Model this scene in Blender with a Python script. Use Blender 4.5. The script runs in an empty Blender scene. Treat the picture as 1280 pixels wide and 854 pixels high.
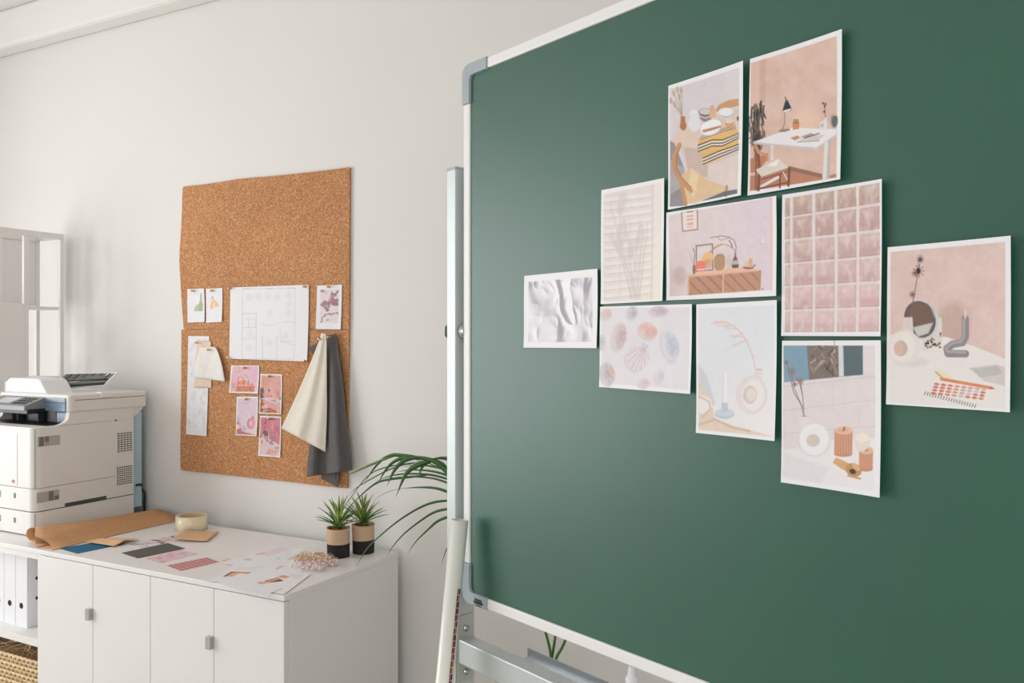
import bpy, bmesh, math, random
import numpy as np
from mathutils import Vector, Matrix

random.seed(7)
scene = bpy.context.scene
COL = scene.collection

# ------------------------------------------------------------------ camera
F = 1035.0                      # focal length in pixels of the 1280x854 frame
YAW = math.radians(27.7)        # camera turned left of the back wall's normal
CH = 1.45                       # camera height
CS, SN = math.cos(YAW), math.sin(YAW)
cam_d = bpy.data.cameras.new('camera')
cam_d.sensor_width = 36.0
cam_d.lens = 36.0 * F / 1280.0
cam_d.clip_start = 0.02
cam = bpy.data.objects.new('camera', cam_d)
COL.objects.link(cam)
cam.location = (0, 0, CH)
cam.rotation_euler = (math.radians(90), 0, YAW)
scene.camera = cam

# ------------------------------------------------------------------ world and light
scene.view_settings.view_transform = 'Standard'
scene.view_settings.look = 'None'
scene.view_settings.exposure = 0.0
scene.view_settings.gamma = 1.0
world = bpy.data.worlds.new('world')
scene.world = world
world.use_nodes = True
bg = world.node_tree.nodes['Background']
bg.inputs[0].default_value = (0.86, 0.93, 1.0, 1)
bg.inputs[1].default_value = 1.0


def area(name, loc, rot, sx, sy, power, color):
    d = bpy.data.lights.new(name, 'AREA')
    d.shape = 'RECTANGLE'
    d.size, d.size_y = sx, sy
    d.energy = power
    d.color = color
    o = bpy.data.objects.new(name, d)
    o.location = loc
    o.rotation_euler = rot
    COL.objects.link(o)
    return o


XL, XR, YF, YB, ZC = -4.4, 2.6, -2.8, 2.33, 2.95     # the room
WIN_L = (-0.95, 1.4, 0.45, 2.6)      # window in the left wall: y0,y1,z0,z1
WIN_F = (-0.2, 2.3, 0.7, 2.6)      # window behind the camera: x0,x1,z0,z1
area('daylight_side', (XL - 0.16, (WIN_L[0] + WIN_L[1]) / 2, (WIN_L[2] + WIN_L[3]) / 2),
     (0, math.radians(-90), 0), WIN_L[3] - WIN_L[2], WIN_L[1] - WIN_L[0], 80, (0.955, 0.975, 0.985))
area('daylight_front', ((WIN_F[0] + WIN_F[1]) / 2, YF - 0.16, (WIN_F[2] + WIN_F[3]) / 2),
     (math.radians(90), 0, 0), WIN_F[1] - WIN_F[0], WIN_F[3] - WIN_F[2], 62, (0.955, 0.975, 0.985))

# ------------------------------------------------------------------ pixel helpers


def ray(px, py):
    u, v = (px - 640) / F, (427 - py) / F
    return Vector((u * CS - SN, u * SN + CS, v))


EYE = Vector((0, 0, CH))


def on_plane(px, py, p, n):
    d = ray(px, py)
    return EYE + d * ((Vector(p) - EYE).dot(Vector(n)) / d.dot(Vector(n)))


def on_x(px, py, x): return on_plane(px, py, (x, 0, 0), (1, 0, 0))
def on_y(px, py, y): return on_plane(px, py, (0, y, 0), (0, 1, 0))
def on_z(px, py, z): return on_plane(px, py, (0, 0, z), (0, 0, 1))


# ------------------------------------------------------------------ materials
def lin(c):
    out = []
    for v in c[:3]:
        v = v / 255.0
        out.append(v / 12.92 if v <= 0.04045 else ((v + 0.055) / 1.055) ** 2.4)
    return tuple(out)


MATS = {}


def mat(name, rgb, rough=0.6, metal=0.0, var=0.03, scale=12.0, bump=0.0, bscale=None, spec=0.5, trans=0.0, alpha=1.0, coat=0.0, detail=3.0, stretch=None):
    if name in MATS:
        return MATS[name]
    m = bpy.data.materials.new(name)
    m.use_nodes = True
    nt = m.node_tree
    b = nt.nodes['Principled BSDF']
    c = lin(rgb)
    tc = nt.nodes.new('ShaderNodeTexCoord')
    mp = nt.nodes.new('ShaderNodeMapping')
    if stretch:
        mp.inputs['Scale'].default_value = stretch
    nt.links.new(tc.outputs['Object'], mp.inputs[0])
    nz = nt.nodes.new('ShaderNodeTexNoise')
    nz.inputs['Scale'].default_value = scale
    nz.inputs['Detail'].default_value = detail
    nt.links.new(mp.outputs[0], nz.inputs['Vector'])
    rp = nt.nodes.new('ShaderNodeValToRGB')
    rp.color_ramp.elements[0].position = 0.3
    rp.color_ramp.elements[1].position = 0.7
    rp.color_ramp.elements[0].color = (*[x * (1 - var) for x in c], 1)
    rp.color_ramp.elements[1].color = (*[min(1, x * (1 + var)) for x in c], 1)
    nt.links.new(nz.outputs['Fac'], rp.inputs[0])
    nt.links.new(rp.outputs[0], b.inputs['Base Color'])
    b.inputs['Roughness'].default_value = rough
    b.inputs['Metallic'].default_value = metal
    b.inputs['Specular IOR Level'].default_value = spec
    b.inputs['Transmission Weight'].default_value = trans
    b.inputs['Alpha'].default_value = alpha
    b.inputs['Coat Weight'].default_value = coat
    if bump:
        n2 = nt.nodes.new('ShaderNodeTexNoise')
        n2.inputs['Scale'].default_value = bscale or scale * 4
        n2.inputs['Detail'].default_value = 4
        nt.links.new(mp.outputs[0], n2.inputs['Vector'])
        bp = nt.nodes.new('ShaderNodeBump')
        bp.inputs['Strength'].default_value = bump
        bp.inputs['Distance'].default_value = 0.002
        nt.links.new(n2.outputs['Fac'], bp.inputs['Height'])
        nt.links.new(bp.outputs[0], b.inputs['Normal'])
    MATS[name] = m
    return m


def mat_print(name, rough=0.42):
    """Printed paper: the picture is a colour attribute of the sheet."""
    m = bpy.data.materials.new(name)
    m.use_nodes = True
    nt = m.node_tree
    b = nt.nodes['Principled BSDF']
    a = nt.nodes.new('ShaderNodeAttribute')
    a.attribute_name = 'print'
    nt.links.new(a.outputs['Color'], b.inputs['Base Color'])
    b.inputs['Roughness'].default_value = rough
    b.inputs['Specular IOR Level'].default_value = 0.35
    MATS[name] = m
    return m


def mat_cork():
    m = bpy.data.materials.new('cork')
    m.use_nodes = True
    nt = m.node_tree
    b = nt.nodes['Principled BSDF']
    tc = nt.nodes.new('ShaderNodeTexCoord')
    v = nt.nodes.new('ShaderNodeTexVoronoi')
    v.inputs['Scale'].default_value = 300
    nt.links.new(tc.outputs['Object'], v.inputs['Vector'])
    rp = nt.nodes.new('ShaderNodeValToRGB')
    e = rp.color_ramp.elements
    e[0].position, e[0].color = 0.0, (*lin((168, 116, 78)), 1)
    e[1].position, e[1].color = 1.0, (*lin((238, 196, 158)), 1)
    for p, c in ((0.25, (202, 141, 94)), (0.6, (213, 152, 103)), (0.8, (220, 161, 113))):
        x = e.new(p)
        x.color = (*lin(c), 1)
    sep = nt.nodes.new('ShaderNodeSeparateColor')
    nt.links.new(v.outputs['Color'], sep.inputs[0])
    nt.links.new(sep.outputs[0], rp.inputs[0])
    nz = nt.nodes.new('ShaderNodeTexNoise')
    nz.inputs['Scale'].default_value = 5
    nt.links.new(tc.outputs['Object'], nz.inputs['Vector'])
    mx = nt.nodes.new('ShaderNodeMix')
    mx.data_type = 'RGBA'
    mx.blend_type = 'MULTIPLY'
    mx.inputs[0].default_value = 0.3
    nt.links.new(rp.outputs[0], mx.inputs[6])
    nt.links.new(nz.outputs['Fac'], mx.inputs[7])
    nt.links.new(mx.outputs[2], b.inputs['Base Color'])
    b.inputs['Roughness'].default_value = 0.85
    b.inputs['Specular IOR Level'].default_value = 0.2
    bp = nt.nodes.new('ShaderNodeBump')
    bp.inputs['Strength'].default_value = 0.35
    bp.inputs['Distance'].default_value = 0.001
    nt.links.new(sep.outputs[0], bp.inputs['Height'])
    nt.links.new(bp.outputs[0], b.inputs['Normal'])
    return m


M_WALL = mat('wall_paint', (233, 230, 226), 0.85, var=0.012, scale=1.5, bump=0.12, bscale=60, spec=0.2)
M_CEIL = mat('ceiling_paint', (238, 235, 231), 0.9, var=0.01, scale=2, spec=0.2)
M_FLOOR = mat('floor_boards', (204, 195, 183), 0.5, var=0.12, scale=3, stretch=(1, 12, 1))
M_LAC = mat('white_lacquer', (236, 233, 231), 0.38, var=0.008, scale=4)
M_LAC2 = mat('white_panel', (236, 232, 229), 0.5, var=0.008, scale=4)
M_CORK = mat_cork()
M_GREEN = mat('green_chalkboard', (38, 90, 72), 0.40, var=0.06, scale=3.0, bump=0.06, bscale=500, detail=5, spec=0.75)
M_WFRAME = mat('white_frame', (240, 238, 237), 0.4, var=0.006)
M_CAP = mat('grey_plastic', (166, 176, 182), 0.4, var=0.01)
M_STEEL = mat('painted_steel', (196, 203, 202), 0.38, metal=0.25, var=0.015)
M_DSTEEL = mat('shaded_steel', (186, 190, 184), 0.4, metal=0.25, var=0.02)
M_ALU = mat('aluminium', (190, 194, 196), 0.32, metal=0.85, var=0.03)
M_CHROME = mat('chrome', (205, 208, 210), 0.18, metal=1.0, var=0.01)
M_BLACK = mat('black_plastic', (22, 22, 24), 0.35, var=0.05)
M_RUBBER = mat('dark_rubber', (35, 36, 38), 0.6)
M_PAPER = mat('white_paper', (242, 241, 243), 0.7, var=0.006)
M_PRINT = mat_print('printed_photo', 0.4)
M_MATTE = mat_print('printed_sheet', 0.7)
M_PRN = mat('printer_plastic', (228, 224, 219), 0.45, var=0.01, bump=0.04, bscale=400)
M_PRNW = mat('printer_white', (236, 236, 237), 0.4, var=0.006)
M_PBLUE = mat('blue_grey_bezel', (120, 140, 160), 0.25, var=0.03)
M_PDARK = mat('dark_cavity', (20, 22, 26), 0.4)
M_PGREY = mat('tray_grey', (112, 116, 112), 0.5, var=0.05)
M_PALEB = mat('pale_blue_plastic', (176, 202, 210), 0.5)
M_LABEL = mat('label_grey', (178, 174, 166), 0.6)
M_LABELD = mat('label_dark', (120, 116, 108), 0.6)
M_SEAM = mat('seam_dark', (70, 76, 72), 0.6)
M_KRAFT = mat('kraft_paper', (198, 150, 106), 0.75, var=0.06, scale=30, bump=0.1, bscale=160)
M_KRAFT2 = mat('pale_kraft', (222, 180, 138), 0.75, var=0.05, scale=30)
M_BLUE = mat('blue_card', (12, 98, 132), 0.7, var=0.06, scale=80)
M_CHAR = mat('charcoal_felt', (92, 88, 85), 0.9, var=0.1, scale=150)
M_TAPE = mat('tape_amber', (238, 224, 192), 0.15, var=0.02, coat=0.3)
M_TAPEC = mat('tape_core', (206, 176, 128), 0.6)
M_LINEN = mat('beige_linen', (204, 172, 142), 0.9, var=0.12, scale=260, bump=0.3, bscale=400)
M_POTBLK = mat('black_linen', (38, 34, 35), 0.9, var=0.2, scale=260, bump=0.3, bscale=400)
M_SOIL = mat('bark_chips', (120, 88, 62), 0.9, var=0.4, scale=90, bump=0.6)
M_AGAVE = mat('agave_leaf', (150, 170, 84), 0.5, var=0.3, scale=40)
M_AGAVE2 = mat('agave_leaf_dark', (92, 128, 66), 0.5, var=0.3, scale=40)
M_PALM = mat('palm_leaf', (66, 106, 52), 0.42, var=0.2, scale=20)
M_PALML = mat('palm_leaf_pale', (112, 140, 78), 0.5, var=0.2, scale=20)
M_STEM = mat('palm_stem', (70, 112, 48), 0.45, var=0.2, scale=20)
M_CREAM = mat('cream_cotton', (236, 228, 214), 0.9, var=0.03, scale=60, bump=0.25, bscale=600)
M_GREYC = mat('grey_cotton', (98, 94, 93), 0.9, var=0.05, scale=60, bump=0.25, bscale=600)
M_OFFW = mat('offwhite_fabric', (238, 234, 228), 0.9, var=0.03, scale=50, bump=0.3, bscale=120)
M_BEIGE = mat('blush_fabric', (234, 214, 196), 0.9, var=0.03, scale=50, bump=0.2, bscale=300)
M_BRASS = mat('brass', (222, 178, 128), 0.3, metal=0.7, var=0.02)
M_STRAW = mat('seagrass', (240, 214, 172), 0.8, var=0.15, scale=60)
M_STRAWD = mat('seagrass_dark', (186, 154, 116), 0.85, var=0.2, scale=60)
M_TUBE = mat('glossy_paper_roll', (238, 238, 230), 0.22, var=0.008, coat=0.3)
M_HANDLE = mat('satin_handle', (186, 182, 176), 0.4, metal=0.3)
M_TERRA = mat('grey_planter', (150, 148, 145), 0.8)
M_BINDER = mat('binder_white', (240, 240, 243), 0.45, var=0.006)


def mat_film():
    m = bpy.data.materials.new('clear_film')
    m.use_nodes = True
    nt = m.node_tree
    b = nt.nodes['Principled BSDF']
    b.inputs['Base Color'].default_value = (0.95, 0.95, 0.96, 1)
    b.inputs['Roughness'].default_value = 0.12
    b.inputs['Alpha'].default_value = 0.12
    return m


def mat_pane():
    m = bpy.data.materials.new('window_glass')
    m.use_nodes = True
    nt = m.node_tree
    nt.nodes.remove(nt.nodes['Principled BSDF'])
    t = nt.nodes.new('ShaderNodeBsdfTransparent')
    g = nt.nodes.new('ShaderNodeBsdfGlossy')
    g.inputs['Roughness'].default_value = 0.02
    x = nt.nodes.new('ShaderNodeMixShader')
    x.inputs[0].default_value = 0.06
    nt.links.new(t.outputs[0], x.inputs[1])
    nt.links.new(g.outputs[0], x.inputs[2])
    nt.links.new(x.outputs[0], nt.nodes['Material Output'].inputs[0])
    return m


M_FILM = mat_film()
M_PANE = mat_pane()

# ------------------------------------------------------------------ object helpers


def tag(o, label, cat, group=None):
    o['label'] = label
    o['category'] = cat
    if group:
        o['group'] = group
    return o


def thing(name, label, cat, loc=(0, 0, 0), rotz=0.0, group=None):
    o = bpy.data.objects.new(name, None)
    o.empty_display_size = 0.05
    o.location = loc
    o.rotation_euler = (0, 0, rotz)
    COL.objects.link(o)
    return tag(o, label, cat, group)


def link(name, me, m, parent=None, smooth=False):
    if m:
        for k in (m if isinstance(m, (list, tuple)) else [m]):
            me.materials.append(k)
    if smooth:
        me.polygons.foreach_set('use_smooth', [True] * len(me.polygons))
    o = bpy.data.objects.new(name, me)
    if parent:
        o.parent = parent
    COL.objects.link(o)
    return o


def pyd(name, verts, faces, m, parent=None, smooth=False):
    me = bpy.data.meshes.new(name)
    me.from_pydata([tuple(v) for v in verts], [], faces)
    me.update()
    return link(name, me, m, parent, smooth)


def fixn(bm):
    bmesh.ops.recalc_face_normals(bm, faces=bm.faces)


def frombm(name, bm, m, parent=None, smooth=False):
    fixn(bm)
    me = bpy.data.meshes.new(name)
    bm.to_mesh(me)
    bm.free()
    o = link(name, me, m, parent, smooth)
    return o


def bm_box(bm, lo, hi, bev=0.0, seg=2):
    t = bmesh.new()
    bmesh.ops.create_cube(t, size=1.0)
    for v in t.verts:
        v.co = Vector(((lo[0] + hi[0]) / 2 + v.co.x * (hi[0] - lo[0]),
                       (lo[1] + hi[1]) / 2 + v.co.y * (hi[1] - lo[1]),
                       (lo[2] + hi[2]) / 2 + v.co.z * (hi[2] - lo[2])))
    if bev:
        bmesh.ops.bevel(t, geom=t.edges[:], offset=bev, segments=seg, profile=0.5, affect='EDGES')
    me = bpy.data.meshes.new('t')
    t.to_mesh(me)
    t.free()
    bm.from_mesh(me)
    bpy.data.meshes.remove(me)


def box(name, lo, hi, m, parent=None, bev=0.002, seg=2):
    bm = bmesh.new()
    bm_box(bm, lo, hi, bev, seg)
    return frombm(name, bm, m, parent)


def boxes(name, lst, m, parent=None, bev=0.0):
    bm = bmesh.new()
    for lo, hi in lst:
        bm_box(bm, lo, hi, bev)
    return frombm(name, bm, m, parent)


def prism(name, pts, axis, a, b, m, parent=None, bev=0.0, smooth=False, seg=2):
    """Extrude a 2-D outline along an axis. axis x: pts=(y,z); y: (x,z); z: (x,y)."""
    def mk(p, t):
        return {'x': (t, p[0], p[1]), 'y': (p[0], t, p[1]), 'z': (p[0], p[1], t)}[axis]
    bm = bmesh.new()
    v0 = [bm.verts.new(mk(p, a)) for p in pts]
    v1 = [bm.verts.new(mk(p, b)) for p in pts]
    n = len(pts)
    f0 = bm.faces.new(v0)
    f1 = bm.faces.new(v1[::-1])
    for i in range(n):
        bm.faces.new((v0[i], v1[i], v1[(i + 1) % n], v0[(i + 1) % n]))
    fixn(bm)
    if bev:
        es = [e for e in bm.edges if (f0 in e.link_faces or f1 in e.link_faces)]
        bmesh.ops.bevel(bm, geom=es, offset=bev, segments=seg, profile=0.5, affect='EDGES')
    return frombm(name, bm, m, parent, smooth)


def rrect(x0, y0, x1, y1, r, n=5):
    """rounded rectangle outline"""
    pts = []
    for cx, cy, a in ((x1 - r, y1 - r, 0), (x0 + r, y1 - r, 90), (x0 + r, y0 + r, 180), (x1 - r, y0 + r, 270)):
        for i in range(n + 1):
            t = math.radians(a + 90 * i / n)
            pts.append((cx + r * math.cos(t), cy + r * math.sin(t)))
    return pts


def lathe(name, prof, m, parent=None, center=(0, 0, 0), seg=28, smooth=True, cap=True):
    """prof: (radius, z) from bottom to top"""
    vs, fs = [], []
    for r, z in prof:
        for i in range(seg):
            a = 2 * math.pi * i / seg
            vs.append((center[0] + r * math.cos(a), center[1] + r * math.sin(a), center[2] + z))
    for k in range(len(prof) - 1):
        for i in range(seg):
            j = (i + 1) % seg
            fs.append((k * seg + i, k * seg + j, (k + 1) * seg + j, (k + 1) * seg + i))
    if cap:
        fs.append(tuple(range(seg))[::-1])
        fs.append(tuple((len(prof) - 1) * seg + i for i in range(seg)))
    return pyd(name, vs, fs, m, parent, smooth)


def cat_rom(pts, n):
    """resample a polyline as a Catmull-Rom curve with n samples"""
    P = [Vector(p) for p in pts]
    P = [P[0] * 2 - P[1]] + P + [P[-1] * 2 - P[-2]]
    segs = len(P) - 3
    out = []
    for k in range(n):
        t = k / (n - 1) * segs
        i = min(int(t), segs - 1)
        f = t - i
        a, b, c, d = P[i:i + 4]
        out.append(0.5 * ((2 * b) + (c - a) * f + (2 * a - 5 * b + 4 * c - d) * f * f + (3 * b - a - 3 * c + d) * f ** 3))
    return out


def tube(name, pts, rad, m, parent=None, seg=8, n=None, cap=True):
    P = cat_rom(pts, n) if n else [Vector(p) for p in pts]
    R = rad if callable(rad) else (lambda t: rad)
    vs, fs = [], []
    up = Vector((0, 0, 1))
    ref = None
    for k, p in enumerate(P):
        d = (P[min(k + 1, len(P) - 1)] - P[max(k - 1, 0)]).normalized()
        if ref is None:
            ref = d.orthogonal().normalized()
        ref = (ref - d * ref.dot(d)).normalized()
        b = d.cross(ref)
        r = R(k / (len(P) - 1))
        for i in range(seg):
            a = 2 * math.pi * i / seg
            vs.append(p + (ref * math.cos(a) + b * math.sin(a)) * r)
    for k in range(len(P) - 1):
        for i in range(seg):
            j = (i + 1) % seg
            fs.append((k * seg + i, k * seg + j, (k + 1) * seg + j, (k + 1) * seg + i))
    if cap:
        fs.append(tuple(range(seg))[::-1])
        fs.append(tuple((len(P) - 1) * seg + i for i in range(seg)))
    return pyd(name, vs, fs, m, parent, True)


def blade(name, pts, width, m, parent=None, n=14, side=None, fold=0.25, prof=None, th=0.0006):
    """a leaf: a folded ribbon along a curve, with a little thickness"""
    P = cat_rom(pts, n)
    vs, fs = [], []
    for k, p in enumerate(P):
        t = k / (n - 1)
        d = (P[min(k + 1, n - 1)] - P[max(k - 1, 0)]).normalized()
        s = (d.cross(Vector((-0.42, 0.9, -0.15))) + Vector((0.1, 0.35, 0.1))) if side == 'broad' else (Vector(side) if side else Vector((0, 0, 1)).cross(d))
        s = s - d * s.dot(d)
        if s.length < 1e-5:
            s = d.orthogonal()
        s.normalize()
        nn = d.cross(s).normalized()
        w = width * (prof(t) if prof else (min(1.0, 0.35 + 3.2 * t) * max(0.02, 1 - t ** 2.2)))
        vs += [p + s * w / 2 + nn * w * fold * 0.5, p + nn * th, p - s * w / 2 + nn * w * fold * 0.5, p - nn * th]
    for k in range(n - 1):
        for i in range(4):
            j = (i + 1) % 4
            fs.append((k * 4 + i, k * 4 + j, (k + 1) * 4 + j, (k + 1) * 4 + i))
    fs.append((0, 3, 2, 1))
    e = (n - 1) * 4
    fs.append((e, e + 1, e + 2, e + 3))
    return pyd(name, vs, fs, m, parent, True)


# ------------------------------------------------------------------ picture canvas
def vnoise(x, y, seed=0):
    xi, yi = np.floor(x).astype(int), np.floor(y).astype(int)
    fx, fy = x - xi, y - yi
    fx, fy = fx * fx * (3 - 2 * fx), fy * fy * (3 - 2 * fy)

    def h(a, b):
        k = (a * 374761393 + b * 668265263 + seed * 974711) & 0x7fffffff
        k = ((k ^ (k >> 13)) * 1274126177) & 0x7fffffff
        return ((k ^ (k >> 16)) & 0xffff) / 65535.0
    return (h(xi, yi) * (1 - fx) + h(xi + 1, yi) * fx) * (1 - fy) + (h(xi, yi + 1) * (1 - fx) + h(xi + 1, yi + 1) * fx) * fy


def fbm(x, y, seed=0, o=4):
    s, a, t = 0, 0.5, 0
    for i in range(o):
        s = s + a * vnoise(x * 2 ** i, y * 2 ** i, seed + i)
        t += a
        a *= 0.5
    return s / t


class Canvas:
    """paints shapes given in reference pixels on the points of a sheet"""

    def __init__(s, X, Y, base=(238, 236, 238)):
        s.X, s.Y = X, Y
        s.c = np.tile(np.array(lin(base)), (len(X), 1))
        s.o, s.k = (0, 0), 1.0

    def frame(s, ox, oy, k):
        s.o, s.k = (ox, oy), k

    def T(s, pts):
        return [(s.o[0] + x / s.k, s.o[1] + y / s.k) for x, y in pts]

    def put(s, idx, a, col):
        col = np.array(lin(col)) if not isinstance(col, np.ndarray) else col
        a = a[:, None]
        s.c[idx] = s.c[idx] * (1 - a) + col * a

    def box_idx(s, pts, m):
        xs, ys = [p[0] for p in pts], [p[1] for p in pts]
        return np.nonzero((s.X > min(xs) - m) & (s.X < max(xs) + m) & (s.Y > min(ys) - m) & (s.Y < max(ys) + m))[0]

    @staticmethod
    def segd(x, y, a, b):
        dx, dy = b[0] - a[0], b[1] - a[1]
        t = np.clip(((x - a[0]) * dx + (y - a[1]) * dy) / (dx * dx + dy * dy + 1e-12), 0, 1)
        return np.hypot(x - a[0] - t * dx, y - a[1] - t * dy)

    def poly(s, pts, col, a=1.0, soft=0.9):
        p = s.T(pts)
        idx = s.box_idx(p, soft * 2)
        if not len(idx):
            return s
        x, y = s.X[idx], s.Y[idx]
        d = np.full(len(idx), 1e9)
        ins = np.zeros(len(idx), bool)
        for i in range(len(p)):
            q, r = p[i], p[(i + 1) % len(p)]
            d = np.minimum(d, s.segd(x, y, q, r))
            if q[1] != r[1]:
                ins ^= ((q[1] > y) != (r[1] > y)) & (x < (r[0] - q[0]) * (y - q[1]) / (r[1] - q[1]) + q[0])
        d = np.where(ins, -d, d)
        s.put(idx, np.clip(0.5 - d / soft, 0, 1) * a, col)
        return s

    def line(s, pts, w, col, a=1.0, soft=0.9):
        p = s.T(pts)
        w = w / s.k
        idx = s.box_idx(p, w + soft * 2)
        if not len(idx):
            return s
        d = np.full(len(idx), 1e9)
        for q, r in zip(p[:-1], p[1:]):
            d = np.minimum(d, s.segd(s.X[idx], s.Y[idx], q, r))
        f = min(1.0, w / 0.7)
        s.put(idx, np.clip(0.5 - (d - w / 2) / soft, 0, 1) * a * f, col)
        return s

    def ell(s, cx, cy, rx, ry, col, rot=0, a=1.0, soft=0.9, a0=0, a1=360):
        r = math.radians(rot)
        pts = []
        for i in range(28):
            t = math.radians(a0 + (a1 - a0) * i / (28 if a1 - a0 >= 360 else 27))
            x, y = rx * math.cos(t), ry * math.sin(t)
            pts.append((cx + x * math.cos(r) - y * math.sin(r), cy + x * math.sin(r) + y * math.cos(r)))
        return s.poly(pts, col, a, soft)

    def tint(s, mask, col, amt):
        """mix towards a colour by a per-point amount"""
        a = np.clip(mask * amt, 0, 1)[:, None]
        s.c = s.c * (1 - a) + np.array(lin(col)) * a


def inside(c, pts):
    """0..1 mask of a polygon"""
    t = Canvas(c.X, c.Y, (0, 0, 0))
    t.o, t.k = c.o, c.k
    t.poly(pts, (255, 255, 255))
    return t.c[:, 0]


# --- the pictures (all coordinates in enlarged reference crops) ---
def art_table(c):
    c.frame(830, 70, 4.27)
    c.poly([(36, 178), (414, 66), (409, 738), (37, 806)], (220, 211, 214))
    for i in range(16):
        c.line([(335, 100 + i * 10), (413, 80 + i * 10)], 3, (232, 226, 226), 0.7)
    c.poly([(36, 440), (36, 178), (60, 170), (70, 420)], (226, 214, 216), 0.6)
    c.poly([(36, 455), (60, 470), (110, 600), (130, 800), (36, 806)], (150, 146, 148))
    c.poly([(36, 560), (110, 600), (120, 690), (36, 740)], (176, 172, 174))
    c.poly([(36, 450), (105, 398), (200, 395), (300, 310), (411, 288), (409, 712), (340, 690), (240, 655), (130, 610), (95, 500)], (220, 199, 189))
    c.poly([(36, 450), (105, 398), (250, 380), (200, 500), (110, 485)], (226, 203, 188))
    c.poly([(110, 490), (190, 500), (240, 590), (240, 655), (130, 610)], (208, 184, 174))
    c.poly([(240, 590), (409, 530), (409, 712), (340, 690), (240, 655)], (226, 210, 204))
    # chair behind the table
    c.poly([(275, 300), (300, 265), (350, 240), (411, 232), (411, 272), (345, 285), (310, 300)], (208, 156, 110))
    # runner
    c.poly([(193, 440), (325, 385), (385, 360), (411, 425), (411, 500), (228, 585), (183, 488)], (230, 184, 116))
    for off, col in ((0, (40, 42, 48)), (9, (235, 232, 228)), (17, (40, 42, 48)), (25, (235, 232, 228)), (32, (40, 42, 48))):
        c.line([(185, 480 + off), (260, 452 + off), (320, 452 + off), (411, 420 + off * 0.7)], 6, col)
        c.line([(213, 548 + off), (300, 512 + off), (411, 478 + off * 0.8)], 6, col)
        c.line([(200, 436 + off * 0.4), (330, 392 + off * 0.4), (392, 382 + off * 0.3)], 3, col)
    # vases and dishes
    for sx, sy in ((40, 240), (55, 200), (75, 180), (95, 185), (85, 220), (60, 260)):
        c.line([(100, 325), ((sx + 100) / 2 + 4, (sy + 325) / 2), (sx, sy)], 4, (176, 150, 130), 0.8)
        c.ell(sx, sy, 8, 18, (186, 160, 140), a=0.7)
    c.ell(106, 375, 18, 26, (184, 122, 74))
    c.poly([(93, 325), (117, 325), (118, 355), (92, 355)], (184, 122, 74))
    c.ell(166, 365, 33, 42, (228, 226, 230))
    c.ell(162, 310, 24, 20, (234, 232, 236))
    c.poly([(145, 310), (185, 310), (188, 350), (142, 350)], (228, 226, 230))
    c.ell(228, 325, 34, 30, (150, 132, 126))
    c.ell(226, 302, 37, 20, (120, 106, 104))
    c.ell(226, 300, 33, 16, (214, 206, 204))
    c.line([(195, 325), (226, 335), (258, 322)], 4, (230, 226, 226))
    c.ell(262, 285, 13, 20, (216, 170, 138))
    c.poly([(245, 300), (280, 295), (285, 330), (250, 335)], (222, 176, 148))
    c.ell(338, 312, 40, 28, (196, 188, 190))
    c.ell(338, 303, 41, 22, (236, 234, 238))
    c.line([(298, 308), (310, 330), (340, 340), (372, 325)], 4, (226, 222, 226))
    c.ell(255, 390, 60, 38, (206, 196, 196), -22)
    c.ell(255, 384, 60, 38, (242, 240, 242), -22)
    c.poly([(205, 400), (250, 388), (310, 374), (312, 384), (258, 402), (215, 412)], (190, 136, 96))
    c.ell(358, 365, 26, 20, (214, 160, 120))
    c.ell(357, 352, 24, 13, (232, 208, 190))
    c.ell(405, 340, 6, 14, (120, 80, 62))
    # chair in front
    c.poly([(92, 640), (150, 598), (230, 660), (345, 702), (340, 722), (160, 790), (130, 790)], (226, 194, 154))
    c.poly([(150, 598), (190, 640), (165, 760), (130, 700)], (234, 207, 170))
    c.line([(86, 476), (58, 530), (56, 600), (85, 660), (150, 722)], 22, (206, 150, 104))
    c.line([(92, 486), (68, 540), (70, 600), (98, 652), (150, 705)], 5, (168, 112, 74))
    c.line([(92, 672), (122, 792)], 20, (206, 148, 104))
    c.line([(348, 700), (344, 748)], 14, (196, 138, 98))
    c.poly([(170, 790), (335, 725), (408, 715), (409, 738), (200, 778)], (108, 106, 110))


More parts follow.
